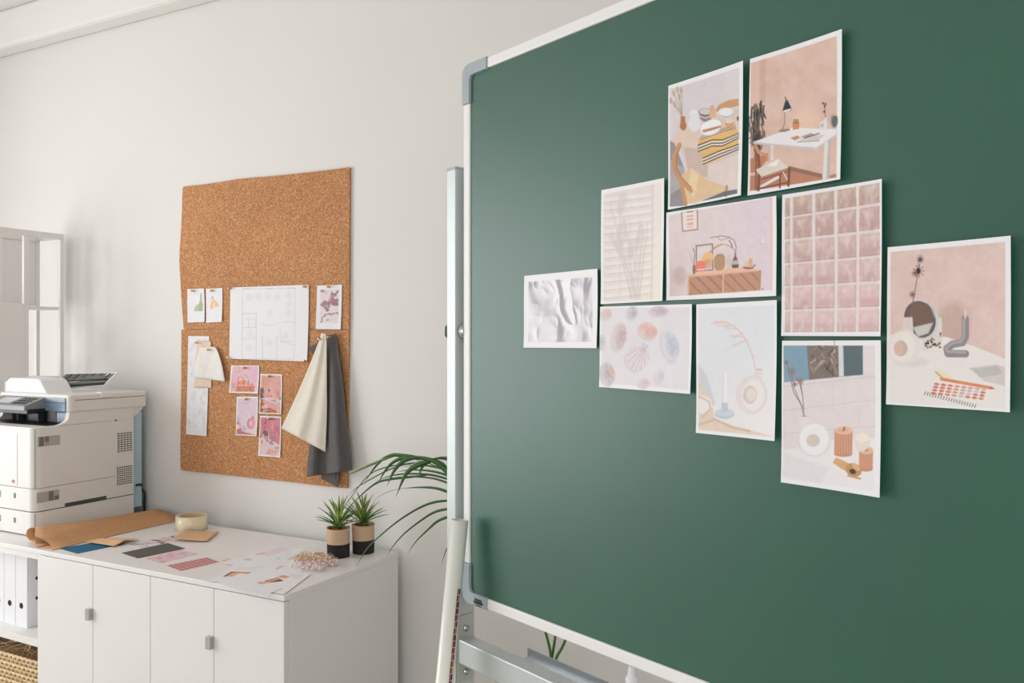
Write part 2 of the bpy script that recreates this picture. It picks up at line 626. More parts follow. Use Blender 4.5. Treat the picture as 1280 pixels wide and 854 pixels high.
def art_desk(c):
    c.frame(930, 30, 3.885)
    c.poly([(39, 192), (460, 62), (462, 748), (36, 812)], (220, 186, 172))
    msk = inside(c, [(39, 192), (460, 62), (462, 748), (36, 812)])
    n = fbm(c.X / 22, c.Y / 22, 3)
    c.tint(msk * np.clip(n - 0.35, 0, 1), (236, 214, 204), 0.9)
    c.poly([(39, 192), (82, 180), (82, 380), (39, 400)], (226, 192, 180))
    c.poly([(82, 180), (110, 172), (108, 380), (82, 390)], (206, 168, 152), 0.7, 4)
    c.ell(310, 480, 90, 60, (246, 208, 172), a=0.45, soft=12)
    # floor and skirting
    c.poly([(36, 740), (120, 720), (225, 690), (330, 715), (400, 745), (462, 730), (462, 748), (36, 812)], (190, 132, 106))
    c.poly([(215, 690), (390, 730), (390, 752), (215, 708)], (154, 112, 94))
    # plant and basket
    rp = random.Random(2)
    for k in range(70):
        x_, y_ = rp.gauss(68, 15), rp.uniform(385, 570)
        c.line([(x_, y_), (x_ + rp.uniform(-10, 10), y_ + rp.uniform(15, 40)), (x_ + rp.uniform(-14, 14), y_ + rp.uniform(40, 70))], 7, rp.choice([(62, 58, 54), (88, 78, 70), (46, 46, 44), (104, 88, 78)]), 0.75)
    c.line([(88, 375), (84, 430)], 9, (66, 58, 52))
    c.poly([(62, 530), (80, 530), (75, 650), (55, 650)], (70, 58, 50))
    c.poly([(37, 655), (62, 645), (122, 625), (122, 650), (70, 720), (37, 722)], (190, 132, 100))
    # table
    c.poly([(50, 572), (240, 500), (460, 512), (460, 535), (358, 606)], (236, 232, 234))
    c.poly([(50, 572), (358, 600), (460, 535), (460, 545), (358, 612), (52, 582)], (206, 200, 204))
    c.poly([(134, 588), (146, 588), (145, 660), (134, 662)], (226, 222, 224))
    c.poly([(398, 580), (418, 565), (412, 756), (392, 758)], (228, 222, 222))
    c.poly([(418, 565), (432, 556), (428, 752), (412, 756)], (200, 184, 178))
    # things on the table
    c.line([(186, 518), (200, 480), (200, 420)], 4, (150, 128, 100))
    c.poly([(170, 524), (178, 510), (224, 506), (226, 514), (200, 522)], (150, 134, 110))
    c.poly([(190, 418), (204, 370), (214, 366), (234, 408), (228, 422), (192, 428)], (44, 58, 64))
    c.poly([(192, 420), (232, 408), (226, 420), (196, 428)], (242, 232, 220))
    c.line([(208, 372), (204, 354)], 6, (120, 100, 80))
    c.poly([(238, 476), (272, 474), (270, 508), (240, 512)], (220, 140, 96))
    for x in (245, 254, 263):
        c.line([(x, 478), (x + 2, 462)], 5, (62, 66, 54))
    c.poly([(226, 552), (262, 540), (278, 550), (250, 564)], (204, 140, 118))
    c.poly([(262, 572), (300, 540), (402, 536), (370, 566)], (216, 206, 204))
    c.poly([(280, 545), (330, 528), (345, 535), (300, 556)], (190, 158, 148))
    c.line([(300, 552), (372, 530)], 5, (84, 70, 70))
    c.line([(262, 572), (370, 566)], 3, (130, 116, 114))
    c.ell(392, 492, 19, 24, (224, 220, 222))
    c.ell(386, 492, 7, 9, (190, 180, 182))
    c.poly([(396, 452), (408, 452), (410, 512), (398, 515)], (228, 226, 230))
    c.line([(401, 455), (398, 390)], 3, (96, 70, 60))
    for x, y in ((390, 385), (398, 400), (402, 388), (396, 425)):
        c.ell(x, y, 5, 6, (84, 60, 56))
    c.ell(447, 470, 20, 36, (156, 158, 156))
    c.ell(449, 472, 14, 28, (98, 104, 102))
    c.poly([(438, 440), (460, 432), (460, 442), (440, 448)], (226, 180, 150))
    # chair
    c.line([(70, 590), (80, 700), (76, 808)], 13, (132, 84, 66))
    c.line([(64, 600), (64, 806)], 10, (150, 98, 76))
    c.line([(225, 700), (222, 786)], 12, (122, 76, 60))
    c.line([(180, 730), (180, 796)], 9, (132, 84, 66))
    c.line([(60, 590), (75, 622), (115, 636), (118, 660)], 13, (214, 150, 112))
    c.poly([(62, 708), (170, 652), (222, 696), (90, 742)], (226, 214, 206))
    c.poly([(110, 690), (175, 655), (160, 690)], (246, 240, 236))
    c.line([(90, 790), (170, 745)], 13, (232, 228, 228))
    c.line([(80, 800), (220, 770)], 8, (126, 80, 62))
    c.line([(90, 755), (220, 715)], 8, (140, 92, 72))
    c.line([(195, 720), (215, 755)], 5, (232, 226, 222))


def art_window(c):
    c.frame(640, 210, 2.946)
    q = [(342, 98), (556, 55), (552, 484), (340, 492)]
    c.poly(q, (230, 220, 217))
    m = inside(c, q)
    c.tint(m * np.clip((c.X - 752) / 80, 0, 1) * np.clip((c.Y - 250) / 120, 0, 1), (240, 229, 210), 0.9)
    x0, x1 = 352, 525
    for i in range(13):
        y = 110 + i * 29.5
        c.poly([(345, y + 3), (525, y - 17), (525, y - 3), (345, y + 18)] if i % 1 == 0 else [], (239, 233, 232), 0.85, 2)
    for i in range(13):
        y = 128 + i * 29.5
        c.line([(343, y), (527, y - 20)], 5, (220, 203, 201), 0.8, 1.6)
    c.line([(522, 70), (520, 480)], 9, (222, 208, 206), 0.7, 2)
    c.line([(400, 90), (400, 480)], 4, (218, 202, 200), 0.5, 2)
    rnd = random.Random(3)
    for k in range(22):
        x = 455 + rnd.uniform(-25, 25)
        tx = 430 + rnd.uniform(-75, 75)
        c.line([(x, 480), ((x + tx) / 2, 330), (tx, 130 + rnd.uniform(0, 150))], rnd.uniform(2, 6), (210, 194, 195), 0.38, 1.6)
    for x, y, rx, ry in ((408, 130, 15, 45), (405, 250, 18, 60), (470, 260, 12, 55), (440, 300, 14, 40)):
        c.ell(x, y, rx, ry, (212, 197, 198), 12, 0.45, 3)
    c.poly([(527, 62), (556, 55), (552, 484), (524, 486)], (241, 232, 224), 0.6, 2)


def art_sideboard(c):
    c.frame(830, 240, 6.1)
    q = [(44, 178), (842, 42), (846, 748), (50, 797)]
    c.poly(q, (228, 212, 214))
    m = inside(c, q)
    c.tint(m * np.clip((870 - c.X) / 40, 0, 1) * np.clip((c.Y - 290) / 60, 0, 1), (206, 182, 174), 0.8)
    c.tint(m * np.clip((c.X - 900) / 60, 0, 1), (224, 208, 220), 0.8)
    c.poly([(828, 46), (842, 42), (846, 748), (832, 749)], (234, 196, 188))
    c.ell(125, 640, 45, 70, (190, 166, 158), a=0.5, soft=5)
    # framed print on the wall
    c.poly([(134, 158), (264, 138), (266, 290), (146, 305)], (166, 132, 124))
    c.poly([(144, 160), (254, 143), (257, 281), (153, 296)], (238, 226, 222))
    for y, col, h in ((152, (150, 80, 90), 8), (180, (238, 176, 150), 18), (212, (150, 80, 90), 6), (236, (240, 160, 150), 20), (266, (226, 150, 140), 6)):
        c.poly([(178, y), (225, y - 6), (228, y + h - 6), (182, y + h)], col, 0.9)
    c.poly([(745, 362), (775, 358), (778, 395), (748, 398)], (236, 222, 222))
    c.line([(745, 362), (748, 398), (778, 395)], 5, (206, 180, 180))
    # sideboard
    c.poly([(182, 640), (255, 604), (600, 572), (755, 598), (752, 752), (186, 790)], (226, 172, 142))
    c.poly([(182, 640), (255, 604), (600, 572), (755, 598)], (234, 190, 164))
    c.poly([(196, 652), (450, 632), (450, 770), (198, 786)], (196, 144, 118))
    c.poly([(462, 630), (742, 606), (738, 750), (462, 768)], (198, 146, 120))
    dm = np.clip(inside(c, [(196, 652), (450, 632), (450, 770), (198, 786)]) + inside(c, [(462, 630), (742, 606), (738, 750), (462, 768)]), 0, 1)
    pu, pv = c.X + c.Y, c.X - c.Y
    lat = np.clip(0.5 + 0.5 * np.sin(pu * 2.1) * np.sin(pv * 2.1), 0, 1)
    c.tint(dm * lat, (150, 98, 76), 0.75)
    c.tint(dm * (1 - lat), (226, 180, 152), 0.5)
    c.tint(dm * np.clip(np.sin(pv * 0.42 + 1) * 3 - 1.6, 0, 1), (146, 96, 74), 0.5)
    c.line([(456, 630), (456, 770)], 8, (232, 182, 154))
    c.poly([(742, 600), (756, 598), (753, 752), (740, 752)], (190, 140, 116))
    c.ell(770, 740, 6, 8, (170, 120, 100))
    # art frame, octagon, vases, candles
    c.poly([(246, 408), (376, 392), (378, 596), (246, 608)], (120, 88, 84))
    c.poly([(254, 416), (368, 401), (370, 588), (252, 600)], (228, 214, 212))
    c.ell(335, 505, 40, 52, (238, 190, 130), 25)
    c.ell(335, 550, 34, 40, (214, 150, 120), a=0.7)
    c.ell(282, 566, 40, 42, (236, 128, 112))
    c.poly([(254, 590), (370, 580), (370, 588), (252, 600)], (228, 214, 212))
    c.poly([(384, 500), (408, 474), (448, 470), (468, 490), (468, 570), (448, 596), (406, 600), (384, 578)], (188, 146, 108))
    c.ell(500, 530, 26, 50, (214, 184, 176), a=0.6, soft=3)
    c.ell(232, 590, 12, 38, (146, 108, 90))
    c.line([(232, 552), (238, 470), (225, 430)], 6, (120, 110, 96))
    for x, y in ((185, 430), (210, 450), (205, 490), (240, 440)):
        c.line([(222, 545), (x, y)], 4, (196, 176, 168), 0.8)
    c.ell(548, 550, 30, 32, (196, 176, 160))
    c.poly([(520, 556), (578, 552), (574, 578), (526, 582)], (84, 84, 82))
    c.poly([(526, 525), (570, 520), (556, 490), (542, 490)], (112, 84, 84))
    c.line([(549, 470), (549, 500)], 12, (128, 96, 94))
    c.line([(548, 470), (556, 420), (540, 370), (500, 345), (440, 335), (360, 350)], 6, (140, 108, 106))
    c.line([(548, 450), (520, 420), (470, 400), (440, 400)], 5, (160, 128, 120))
    c.line([(440, 400), (390, 425), (355, 458)], 12, (186, 146, 126))
    c.line([(500, 370), (520, 400), (522, 424)], 8, (120, 92, 92))
    c.line([(410, 345), (440, 370), (500, 350)], 4, (150, 120, 116))
    c.ell(654, 576, 44, 14, (150, 100, 88))
    c.poly([(625, 528), (662, 526), (662, 572), (625, 574)], (230, 190, 172))
    c.poly([(655, 500), (682, 498), (684, 545), (657, 548)], (216, 164, 140))
    c.poly([(655, 545), (686, 543), (686, 574), (655, 576)], (222, 176, 156))
    c.ell(668, 500, 13, 6, (238, 206, 190))
    c.ell(702, 562, 10, 6, (130, 96, 84))


def art_tiles(c):
    c.frame(860, 220, 4.065)
    q = [(498, 112), (980, 36), (982, 788), (502, 796)]
    c.poly(q, (228, 214, 214))
    m = inside(c, q)
    xs = [(498, 520), (538, 632), (650, 744), (764, 858), (876, 982)]
    rows = []
    for j in range(6):
        rows.append((j, j + 1))
    tops = [(112, 206), (214, 320), (332, 440), (450, 556), (566, 676), (688, 790)]      # at x=500
    topr = [(34, 134), (150, 268), (284, 400), (414, 530), (546, 660), (676, 788)]       # at x=980
    for j in range(6):
        for i, (xa, xb) in enumerate(xs):
            fa, fb = (xa - 500) / 480, (xb - 500) / 480
            ya0, yb0 = tops[j][0] + (topr[j][0] - tops[j][0]) * fa, tops[j][0] + (topr[j][0] - tops[j][0]) * fb
            ya1, yb1 = tops[j][1] + (topr[j][1] - tops[j][1]) * fa, tops[j][1] + (topr[j][1] - tops[j][1]) * fb
            col = [(196, 170, 158), (202, 172, 166), (210, 180, 176), (216, 186, 186), (222, 190, 192), (224, 194, 196)][j]
            c.poly([(xa, ya0 + 4), (xb, yb0 + 4), (xb, yb1), (xa, ya1)], col, 1, 1.1)
            c.poly([(xa, ya1 - 40), (xb, yb1 - 40), (xb, yb1 - 4), (xa, ya1 - 4)], (190, 146, 142), 0.35, 5)
            c.line([(xa, ya1), (xb, yb1)], 4, (160, 116, 112), 0.75)
            c.line([(xb, yb0 + 4), (xb, yb1)], 3, (176, 134, 128), 0.6)
            c.poly([(xa + 10, ya0 + 14), (xb - 20, yb0 + 14), (xa + 40, (ya0 + ya1) / 2)], (236, 216, 214), 0.4, 5)
    n = fbm(c.X / 4, c.Y / 9, 9)
    c.tint(m * np.clip(n - 0.45, 0, 1), (240, 226, 222), 1.2)
    for xa in (529, 641, 754, 867):
        c.line([(xa, 110 - (xa - 500) * 0.16), (xa + 2, 792)], 10, (238, 230, 228), 0.55)


def art_fabric(c, tint=False):
    c.frame(640, 210, 2.946)
    q = [(64, 420), (300, 402), (302, 640), (64, 642)]
    c.poly(q, (226, 222, 227))
    m = inside(c, q)
    x, y = (c.X - 656) / 26, (c.Y - 345) / 26
    def hgt(x, y):
        wx, wy = fbm(x * 0.7, y * 0.7, 21, 2) - 0.5, fbm(x * 0.7, y * 0.7, 31, 2) - 0.5
        a = vnoise(x * 1.5 + wx * 1.5, y * 0.6 + wy * 1.5 - x * 0.4, 5)
        b = vnoise(x * 0.8 - y * 0.7 + wy * 2, y * 0.9 + x * 0.5 + wx * 2, 8)
        d = vnoise(x * 2.6 + wx * 3, y * 1.6 + x * 0.8, 14)
        f = lambda q: (1 - np.abs(2 * q - 1)) ** 1.6
        return f(a) + 0.8 * f(b) + 0.25 * f(d)
    e = 0.03
    sh = (hgt(x + e, y - e * 0.4) - hgt(x - e, y + e * 0.4)) / (2 * e)
    dk = (150, 140, 156) if not tint else (116, 54, 74)
    c.tint(m * np.clip(-sh * 0.42, 0, 1), dk, 0.85 if not tint else 1.1)
    c.tint(m * np.clip(sh * 0.5, 0, 1), (249, 247, 250) if not tint else (240, 206, 208), 0.9)


def art_shells(c):
    c.frame(640, 210, 2.946)
    q = [(334, 516), (660, 514), (656, 818), (334, 792)]
    c.poly(q, (229, 223, 228))

    def shell(x, y, rx, ry, rot, base, rim, ribs=7, spot=None):
        c.ell(x - 5, y + 6, rx, ry, (196, 188, 198), rot, 0.6, 2.5)
        c.ell(x, y, rx, ry, base, rot)
        r = math.radians(rot)
        for k in range(1, ribs):
            f = k / ribs
            c.ell(x + 0.1 * rx, y, rx * f, ry * f, rim, rot, 0.18)
        c.line([(x - rx * 0.8 * math.cos(r), y - rx * 0.8 * math.sin(r)), (x + rx * 0.8 * math.cos(r), y + rx * 0.8 * math.sin(r))], 3, rim, 0.4)
        if spot:
            c.ell(x + rx * 0.3, y - ry * 0.2, rx * 0.4, ry * 0.4, spot, rot, 0.7, 2)
    shell(397, 622, 54, 26, 100, (222, 198, 198), (160, 150, 160), 7, (206, 150, 136))
    shell(446, 533, 20, 24, 10, (204, 202, 208), (164, 160, 172), 6)
    shell(545, 527, 36, 18, 0, (214, 196, 208), (160, 140, 160), 6)
    shell(503, 600, 36, 30, 20, (230, 188, 180), (206, 144, 138), 6, (236, 170, 156))
    shell(586, 655, 60, 33, 75, (214, 216, 224), (150, 160, 178), 6, (180, 192, 208))
    shell(352, 538, 20, 20, 0, (226, 200, 188), (206, 170, 156), 4)
    shell(356, 758, 44, 26, 80, (210, 200, 200), (160, 140, 140), 6, (216, 170, 140))
    shell(550, 768, 18, 26, 10, (224, 214, 222), (186, 176, 190), 5)
    shell(492, 792, 20, 18, 0, (226, 206, 206), (190, 170, 176), 5)
    shell(338, 640, 12, 28, 0, (216, 212, 216), (170, 164, 170), 4)
    fan = [(490, 652), (512, 690), (490, 735), (456, 752), (425, 728), (418, 692), (440, 660)]
    c.poly([(x - 4, y + 6) for x, y in fan], (190, 182, 194), 0.6, 2.5)
    c.poly(fan, (228, 214, 218))
    for x, y in ((425, 690), (430, 715), (442, 738), (458, 748), (475, 744), (492, 730), (505, 705)):
        c.line([(488, 656), (x, y)], 4, (188, 172, 190), 0.7)
    c.ell(492, 655, 14, 8, (206, 198, 212), 30)
    m = inside(c, q)
    n = fbm(c.X / 3, c.Y / 3, 6)
    g = np.clip((0.70 - c.c.mean(1)) * 8, 0, 1)
    c.tint(m * np.clip(n - 0.45, 0, 1) * g, (240, 236, 240), 0.9)
    c.tint(m, (232, 226, 231), 0.15)


def art_vase(c, strong=False):
    c.frame(860, 360, 3.162)
    q = [(44, 82), (348, 68), (346, 588), (46, 560)]
    c.poly(q, (228, 229, 235))
    m = inside(c, q)
    c.tint(m * np.clip((c.X - 870) / 90, 0, 1) * np.clip((c.Y - 430) / 110, 0, 1), (240, 234, 232), 1.0)
    c.poly([(44, 300), (80, 360), (110, 460), (46, 500)], (206, 202, 212), 0.7, 3)
    c.poly([(46, 380), (95, 450), (110, 520), (190, 545), (330, 582), (346, 588), (46, 560)], (228, 208, 192) if not strong else (176, 136, 130), 1, 2)
    c.poly([(46, 420), (90, 440), (100, 470), (60, 500), (46, 490)], (240, 232, 228))
    c.line([(46, 430), (85, 450), (92, 480), (60, 512)], 7, (214, 186, 164), 0.8)
    c.line([(50, 540), (110, 520), (180, 552), (250, 565)], 8, (204, 174, 150), 0.7)
    c.line([(270, 320), (258, 270), (235, 210), (200, 165), (150, 135), (95, 142)], 3, (222, 186, 168))
    for a, b in (((200, 165), (150, 158)), ((190, 150), (120, 150)), ((225, 195), (168, 190)), ((232, 208), (180, 232)), ((215, 180), (180, 200)), ((160, 138), (110, 134))):
        c.line([a, b], 6, (226, 192, 176), 0.6)
    # candle
    c.ell(149, 500, 39, 18, (196, 200, 208))
    c.ell(149, 494, 38, 15, (206, 212, 220))
    c.poly([(137, 455), (159, 455), (162, 490), (134, 490)], (196, 204, 214))
    c.poly([(142, 330), (155, 330), (156, 455), (141, 455)], (240, 238, 240))
    c.line([(142, 332), (141, 455)], 2, (206, 204, 212))
    c.ell(149, 320, 4, 12, (236, 222, 206))
    # ring vase
    vc, ve = (230, 220, 219), (240, 233, 232)
    if strong:
        vc, ve = (206, 160, 164), (228, 196, 194)
    c.poly([(268, 320), (298, 320), (300, 380), (264, 380)], vc)
    c.ell(256, 425, 62, 74, (204, 198, 206), 0, 0.7, 3)
    c.ell(254, 424, 60, 73, vc)
    c.ell(262, 426, 46, 60, ve, 0, 0.8, 4)
    c.ell(249, 424, 28, 36, (214, 202, 200))
    c.ell(254, 424, 20, 26, (232, 222, 214))
    c.poly([(275, 322), (296, 321), (297, 328), (275, 328)], (206, 196, 194))


def art_bath(c):
    c.frame(860, 360, 3.162)
    q = [(381, 228), (748, 228), (748, 800), (381, 752)]
    c.poly(q, (230, 220, 221))
    c.poly([(381, 228), (700, 228), (700, 342), (384, 372)], (128, 142, 148))
    c.poly([(381, 228), (472, 228), (482, 362), (384, 372)], (134, 164, 184))
    c.poly([(472, 228), (600, 228), (602, 350), (482, 362)], (132, 118, 112))
    rnd = random.Random(5)
    for k in range(26):
        x, y = rnd.uniform(484, 592), rnd.uniform(245, 350)
        c.line([(x, y), (x + rnd.uniform(-30, 30), y - rnd.uniform(10, 40))], rnd.uniform(3, 8), random.Random(k).choice([(196, 176, 160), (84, 74, 74), (170, 146, 130)]), 0.7)
    c.poly([(598, 228), (618, 228), (620, 348), (600, 350)], (214, 220, 224))
    c.poly([(618, 228), (700, 228), (700, 342), (620, 348)], (92, 108, 112))
    c.line([(700, 228), (700, 342)], 5, (226, 224, 226))
    for y0, y1 in ((390, 348), (485, 440), (575, 545)):
        c.line([(381, y0), (748, y1)], 3, (212, 198, 200), 0.8)
    for x, y in ((575, 370), (680, 460), (470, 480), (575, 560)):
        c.line([(x, y), (x, y + 90)], 2, (214, 200, 202), 0.7)
    c.poly([(381, 640), (450, 628), (560, 600), (748, 590), (748, 800), (381, 752)], (237, 233, 234))
    c.poly([(381, 650), (560, 710), (530, 770), (381, 745)], (228, 223, 226), 0.8, 3)
    # dried stems
    for pts in ([(462, 512), (450, 460), (425, 400), (412, 340)], [(460, 505), (458, 450), (448, 370)], [(455, 470), (420, 410), (395, 295)], [(455, 420), (445, 380), (430, 350)]):
        c.line(pts, 3.2, (150, 116, 110))
    for x, y, r in ((415, 330, 17), (447, 368, 15), (392, 294, 9), (425, 380, 8)):
        for k in range(8):
            c.line([(x, y), (x + r * math.cos(k * 0.8), y + r * math.sin(k * 0.8))], 4, (146, 118, 116), 0.8)
    c.ell(462, 508, 11, 4, (180, 140, 134))
    c.poly([(446, 508), (478, 508), (474, 550), (444, 552)], (234, 225, 226))
    # ring vase
    c.ell(502, 606, 62, 60, (208, 200, 206), 0, 0.6, 4)
    c.ell(501, 598, 59, 63, (242, 239, 241))
    c.ell(496, 602, 27, 25, (216, 206, 206))
    c.ell(497, 606, 19, 17, (222, 206, 194))
    # candles
    for x, w, t, b in ((618, 37, 562, 655), (712, 29, 640, 712)):
        c.ell(x, b, w, 12, (206, 150, 122))
        c.poly([(x - w, t), (x + w, t), (x + w, b), (x - w, b)], (216, 160, 132))
        for k in range(7):
            xx = x - w + 5 + k * (2 * w - 10) / 6
            c.line([(xx, t + 8), (xx, b + 6)], 4, (190, 130, 104), 0.7)
        c.ell(x, t, w, 16, (232, 192, 168))
        c.ell(x, t, w * 0.6, 9, (226, 176, 150))
        c.line([(x, t), (x + 4, t - 12)], 5, (70, 54, 50))
    c.ell(694, 606, 32, 38, (236, 220, 208))
    c.ell(694, 590, 28, 18, (242, 232, 222))
    c.poly([(576, 690), (588, 668), (640, 690), (676, 716), (660, 738), (612, 714)], (218, 172, 122))
    c.ell(662, 718, 34, 26, (196, 146, 96), 20)
    c.ell(658, 724, 14, 10, (84, 62, 48), 20)
    c.line([(640, 740), (690, 752)], 8, (206, 160, 112))
    c.ell(672, 706, 20, 10, (222, 182, 130), 40)


def art_mirror(c, strong=False):
    c.frame(1095, 280, 3.416)
    q = [(65, 120), (560, 78), (560, 788), (66, 760)]
    wall = (224, 196, 190) if not strong else (196, 140, 150)
    c.poly(q, wall)
    m = inside(c, q)
    n = fbm(c.X / 30, c.Y / 30, 8)
    c.tint(m * np.clip(n - 0.4, 0, 1), (236, 218, 214), 0.9)
    c.ell(330, 430, 70, 100, (186, 150, 138), 0, 0.5, 12)
    c.poly([(66, 470), (190, 480), (300, 480), (420, 520), (560, 574), (560, 788), (66, 760)], (236, 230, 228))
    c.ell(160, 590, 70, 20, (214, 204, 202), 0, 0.5, 5)
    # mirror and base
    c.poly([(196, 480), (262, 396), (282, 400), (285, 515), (200, 542)], (226, 218, 212))
    for k in range(26):
        r = random.Random(k)
        x, y = r.uniform(205, 280), r.uniform(465, 528)
        c.ell(x, y, r.uniform(3, 6), r.uniform(3, 6), (52, 50, 52) if k % 2 else (150, 110, 96))
    c.ell(196, 408, 72, 86, (206, 214, 214), -18)
    c.ell(190, 406, 66, 80, (112, 96, 92), -18)
    c.poly([(135, 400), (170, 335), (225, 340), (250, 420), (180, 440)], (126, 100, 88), 0.8, 3)
    c.poly([(160, 440), (245, 420), (225, 465), (180, 480)], (214, 210, 208), 0.9, 2)
    c.poly([(225, 335), (255, 365), (252, 400), (235, 350)], (196, 190, 186), 0.8, 2)
    # ring vase with dried flower
    c.line([(150, 400), (160, 330), (170, 280), (182, 210), (186, 150)], 4, (150, 100, 96))
    for x, y, r in ((185, 200, 24), (192, 150, 16), (158, 300, 13), (170, 210, 14)):
        for k in range(9):
            c.line([(x, y), (x + r * math.cos(k * 0.7), y + r * 1.1 * math.sin(k * 0.7))], 4, (112, 88, 84), 0.8)
    c.ell(184, 200, 9, 13, (60, 48, 48))
    c.ell(192, 152, 9, 9, (96, 84, 90))
    c.poly([(118, 398), (158, 396), (162, 470), (118, 475)], (226, 212, 208))
    c.ell(124, 528, 70, 76, (232, 222, 218))
    c.ell(112, 524, 58, 64, (240, 232, 228), 0, 0.8, 4)
    c.ell(108, 530, 29, 34, (206, 182, 172))
    c.ell(100, 530, 20, 28, (224, 190, 176), 0, 0.8)
    # bent candle
    c.line([(384, 405), (384, 480), (372, 505), (330, 512), (305, 530), (310, 552), (385, 553)], 32, (150, 142, 146))
    c.line([(378, 408), (378, 480), (366, 500), (326, 508), (300, 530), (308, 544), (385, 547)], 9, (190, 182, 186), 0.8, 2)
    c.line([(384, 400), (386, 370)], 7, (232, 220, 216))
    # samples, pencil, palette
    c.poly([(400, 614), (520, 598), (560, 610), (560, 690), (470, 670)], (214, 206, 202))
    c.poly([(420, 618), (530, 604), (552, 640), (450, 655)], (196, 192, 190))
    c.poly([(252, 630), (268, 622), (330, 652), (310, 664), (270, 660)], (240, 224, 192))
    for k in range(6):
        c.ell(258 + k * 6, 632 + k * 5, 3, 3, (170, 140, 100))
    c.poly([(240, 672), (270, 655), (490, 690), (495, 770), (240, 730)], (240, 232, 228))
    pal = [(206, 120, 104), (210, 112, 96), (216, 132, 108), (222, 150, 132), (206, 150, 150), (214, 164, 166), (206, 176, 186), (210, 190, 200)]
    for j in range(4):
        for i in range(8):
            c.ell(262 + i * 29.5 - j * 4, 683 + i * 3.2 + j * 13, 12, 5.6, pal[(i + j) % 8] if i > 3 else pal[min(i, 3)], 8, 0.95)
    c.poly([(272, 656), (290, 656), (500, 692), (518, 702), (495, 705), (280, 668)], (224, 142, 96))
    c.poly([(495, 692), (518, 702), (495, 705)], (206, 110, 66))
    for k in range(20):
        x, y = 215 + k * 11.5, 716 + k * 2.9
        c.line([(x, y), (x - 5, y + 12)], 3.5, (70, 62, 62))


# px corners of each board print (TL, TR, BR, BL)
BQ = {
    'table': [(836, 107.5), (932, 77), (930.5, 245), (836, 262.5)],
    'desk': [(939, 74.3), (1055, 37.5), (1054, 225), (936.4, 245)],
    'window': [(752.7, 238), (832.5, 223), (831, 376.3), (752, 380.4)],
    'sideboard': [(834, 266), (973.4, 245.4), (974, 370.3), (834, 375.7)],
    'tiles': [(978.8, 243.9), (1104.8, 224.4), (1104.3, 420.5), (978, 420)],
    'fabric': [(656.3, 345), (748.6, 336), (748.6, 435.4), (656, 434.7)],
    'shells': [(751.3, 383.5), (866.7, 380.2), (865.7, 492.4), (750.3, 483.8)],
    'vase': [(871, 380.6), (973.2, 375.2), (972, 551), (871.4, 541)],
    'bath': [(978.6, 426), (1104, 425.5), (1104, 621.2), (978, 602.6)],
    'mirror': [(1110.5, 309.3), (1266, 295.2), (1266, 515), (1109, 505.4)],
}
ART = {'table': art_table, 'desk': art_desk, 'window': art_window, 'sideboard': art_sideboard, 'tiles': art_tiles,
       'fabric': art_fabric, 'shells': art_shells, 'vase': art_vase, 'bath': art_bath, 'mirror': art_mirror}


def homog(src):
    """3x3 homography from the unit square (0,0),(1,0),(1,1),(0,1) to four points"""
    A, b = [], []
    for (x, y), (u, v) in zip(((0, 0), (1, 0), (1, 1), (0, 1)), src):
        A.append([x, y, 1, 0, 0, 0, -u * x, -u * y])
        b.append(u)
        A.append([0, 0, 0, x, y, 1, -v * x, -v * y])
        b.append(v)
    h = np.linalg.solve(np.array(A, float), np.array(b, float))
    return np.append(h, 1).reshape(3, 3)


def hmap(H, s, t):
    w = H[2, 0] * s + H[2, 1] * t + H[2, 2]
    return (H[0, 0] * s + H[0, 1] * t + H[0, 2]) / w, (H[1, 0] * s + H[1, 1] * t + H[1, 2]) / w


def sheet(name, corners, art, srcq, m, nx, ny, normal, lift, parent=None, th=0.0004, base=(240, 239, 241), post=None):
    """A sheet of paper between four world corners (TL,TR,BR,BL), lifted by lift(s,t) along its
    normal and printed by art() in the pixel frame of srcq."""
    TL, TR, BR, BL = [np.array(p, float) for p in corners]
    t, s = np.meshgrid(np.linspace(0, 1, ny + 1), np.linspace(0, 1, nx + 1), indexing='ij')
    s, t = s.ravel(), t.ravel()
    P = (TL[None] * ((1 - s) * (1 - t))[:, None] + TR[None] * (s * (1 - t))[:, None] + BR[None] * (s * t)[:, None] + BL[None] * ((1 - s) * t)[:, None])
    nrm = np.array(normal, float)
    P = P + nrm[None] * lift(s, t)[:, None]
    X, Y = hmap(homog(srcq), s, t)
    c = Canvas(X, Y, base)
    if art:
        art(c)
        g_ = 0.94 + 0.12 * fbm(c.X / 7, c.Y / 7, 77, 4)
        dk_ = np.clip((0.86 - c.c.mean(1)) * 6, 0, 1)
        c.c = np.clip(c.c * (1 + (g_ - 1) * dk_)[:, None], 0, 1)
    if post:
        post(c)
    n = len(P)
    W = nx + 1
    idx = np.arange(n).reshape(ny + 1, W)
    faces = np.stack([idx[:-1, :-1], idx[1:, :-1], idx[1:, 1:], idx[:-1, 1:]], -1).reshape(-1, 4).tolist()
    per = list(idx[0, :]) + list(idx[1:, -1]) + list(idx[-1, -2::-1]) + list(idx[-2:0:-1, 0])
    back = P[per] - nrm[None] * th
    k = len(per)
    for i in range(k):
        j = (i + 1) % k
        faces.append([int(per[i]), int(per[j]), n + j, n + i])
    me = bpy.data.meshes.new(name)
    me.from_pydata(np.vstack([P, back]).tolist(), [], faces)
    me.update()
    ca = me.color_attributes.new('print', 'FLOAT_COLOR', 'POINT')
    full = np.ones((n + k, 4), np.float32)
    full[:n, :3] = c.c
    full[n:, :3] = lin(base)
    ca.data.foreach_set('color', full.ravel())
    return link(name, me, m, parent, False)


# ================================================================== THE ROOM
def structure(o):
    o['kind'] = 'structure'
    return o


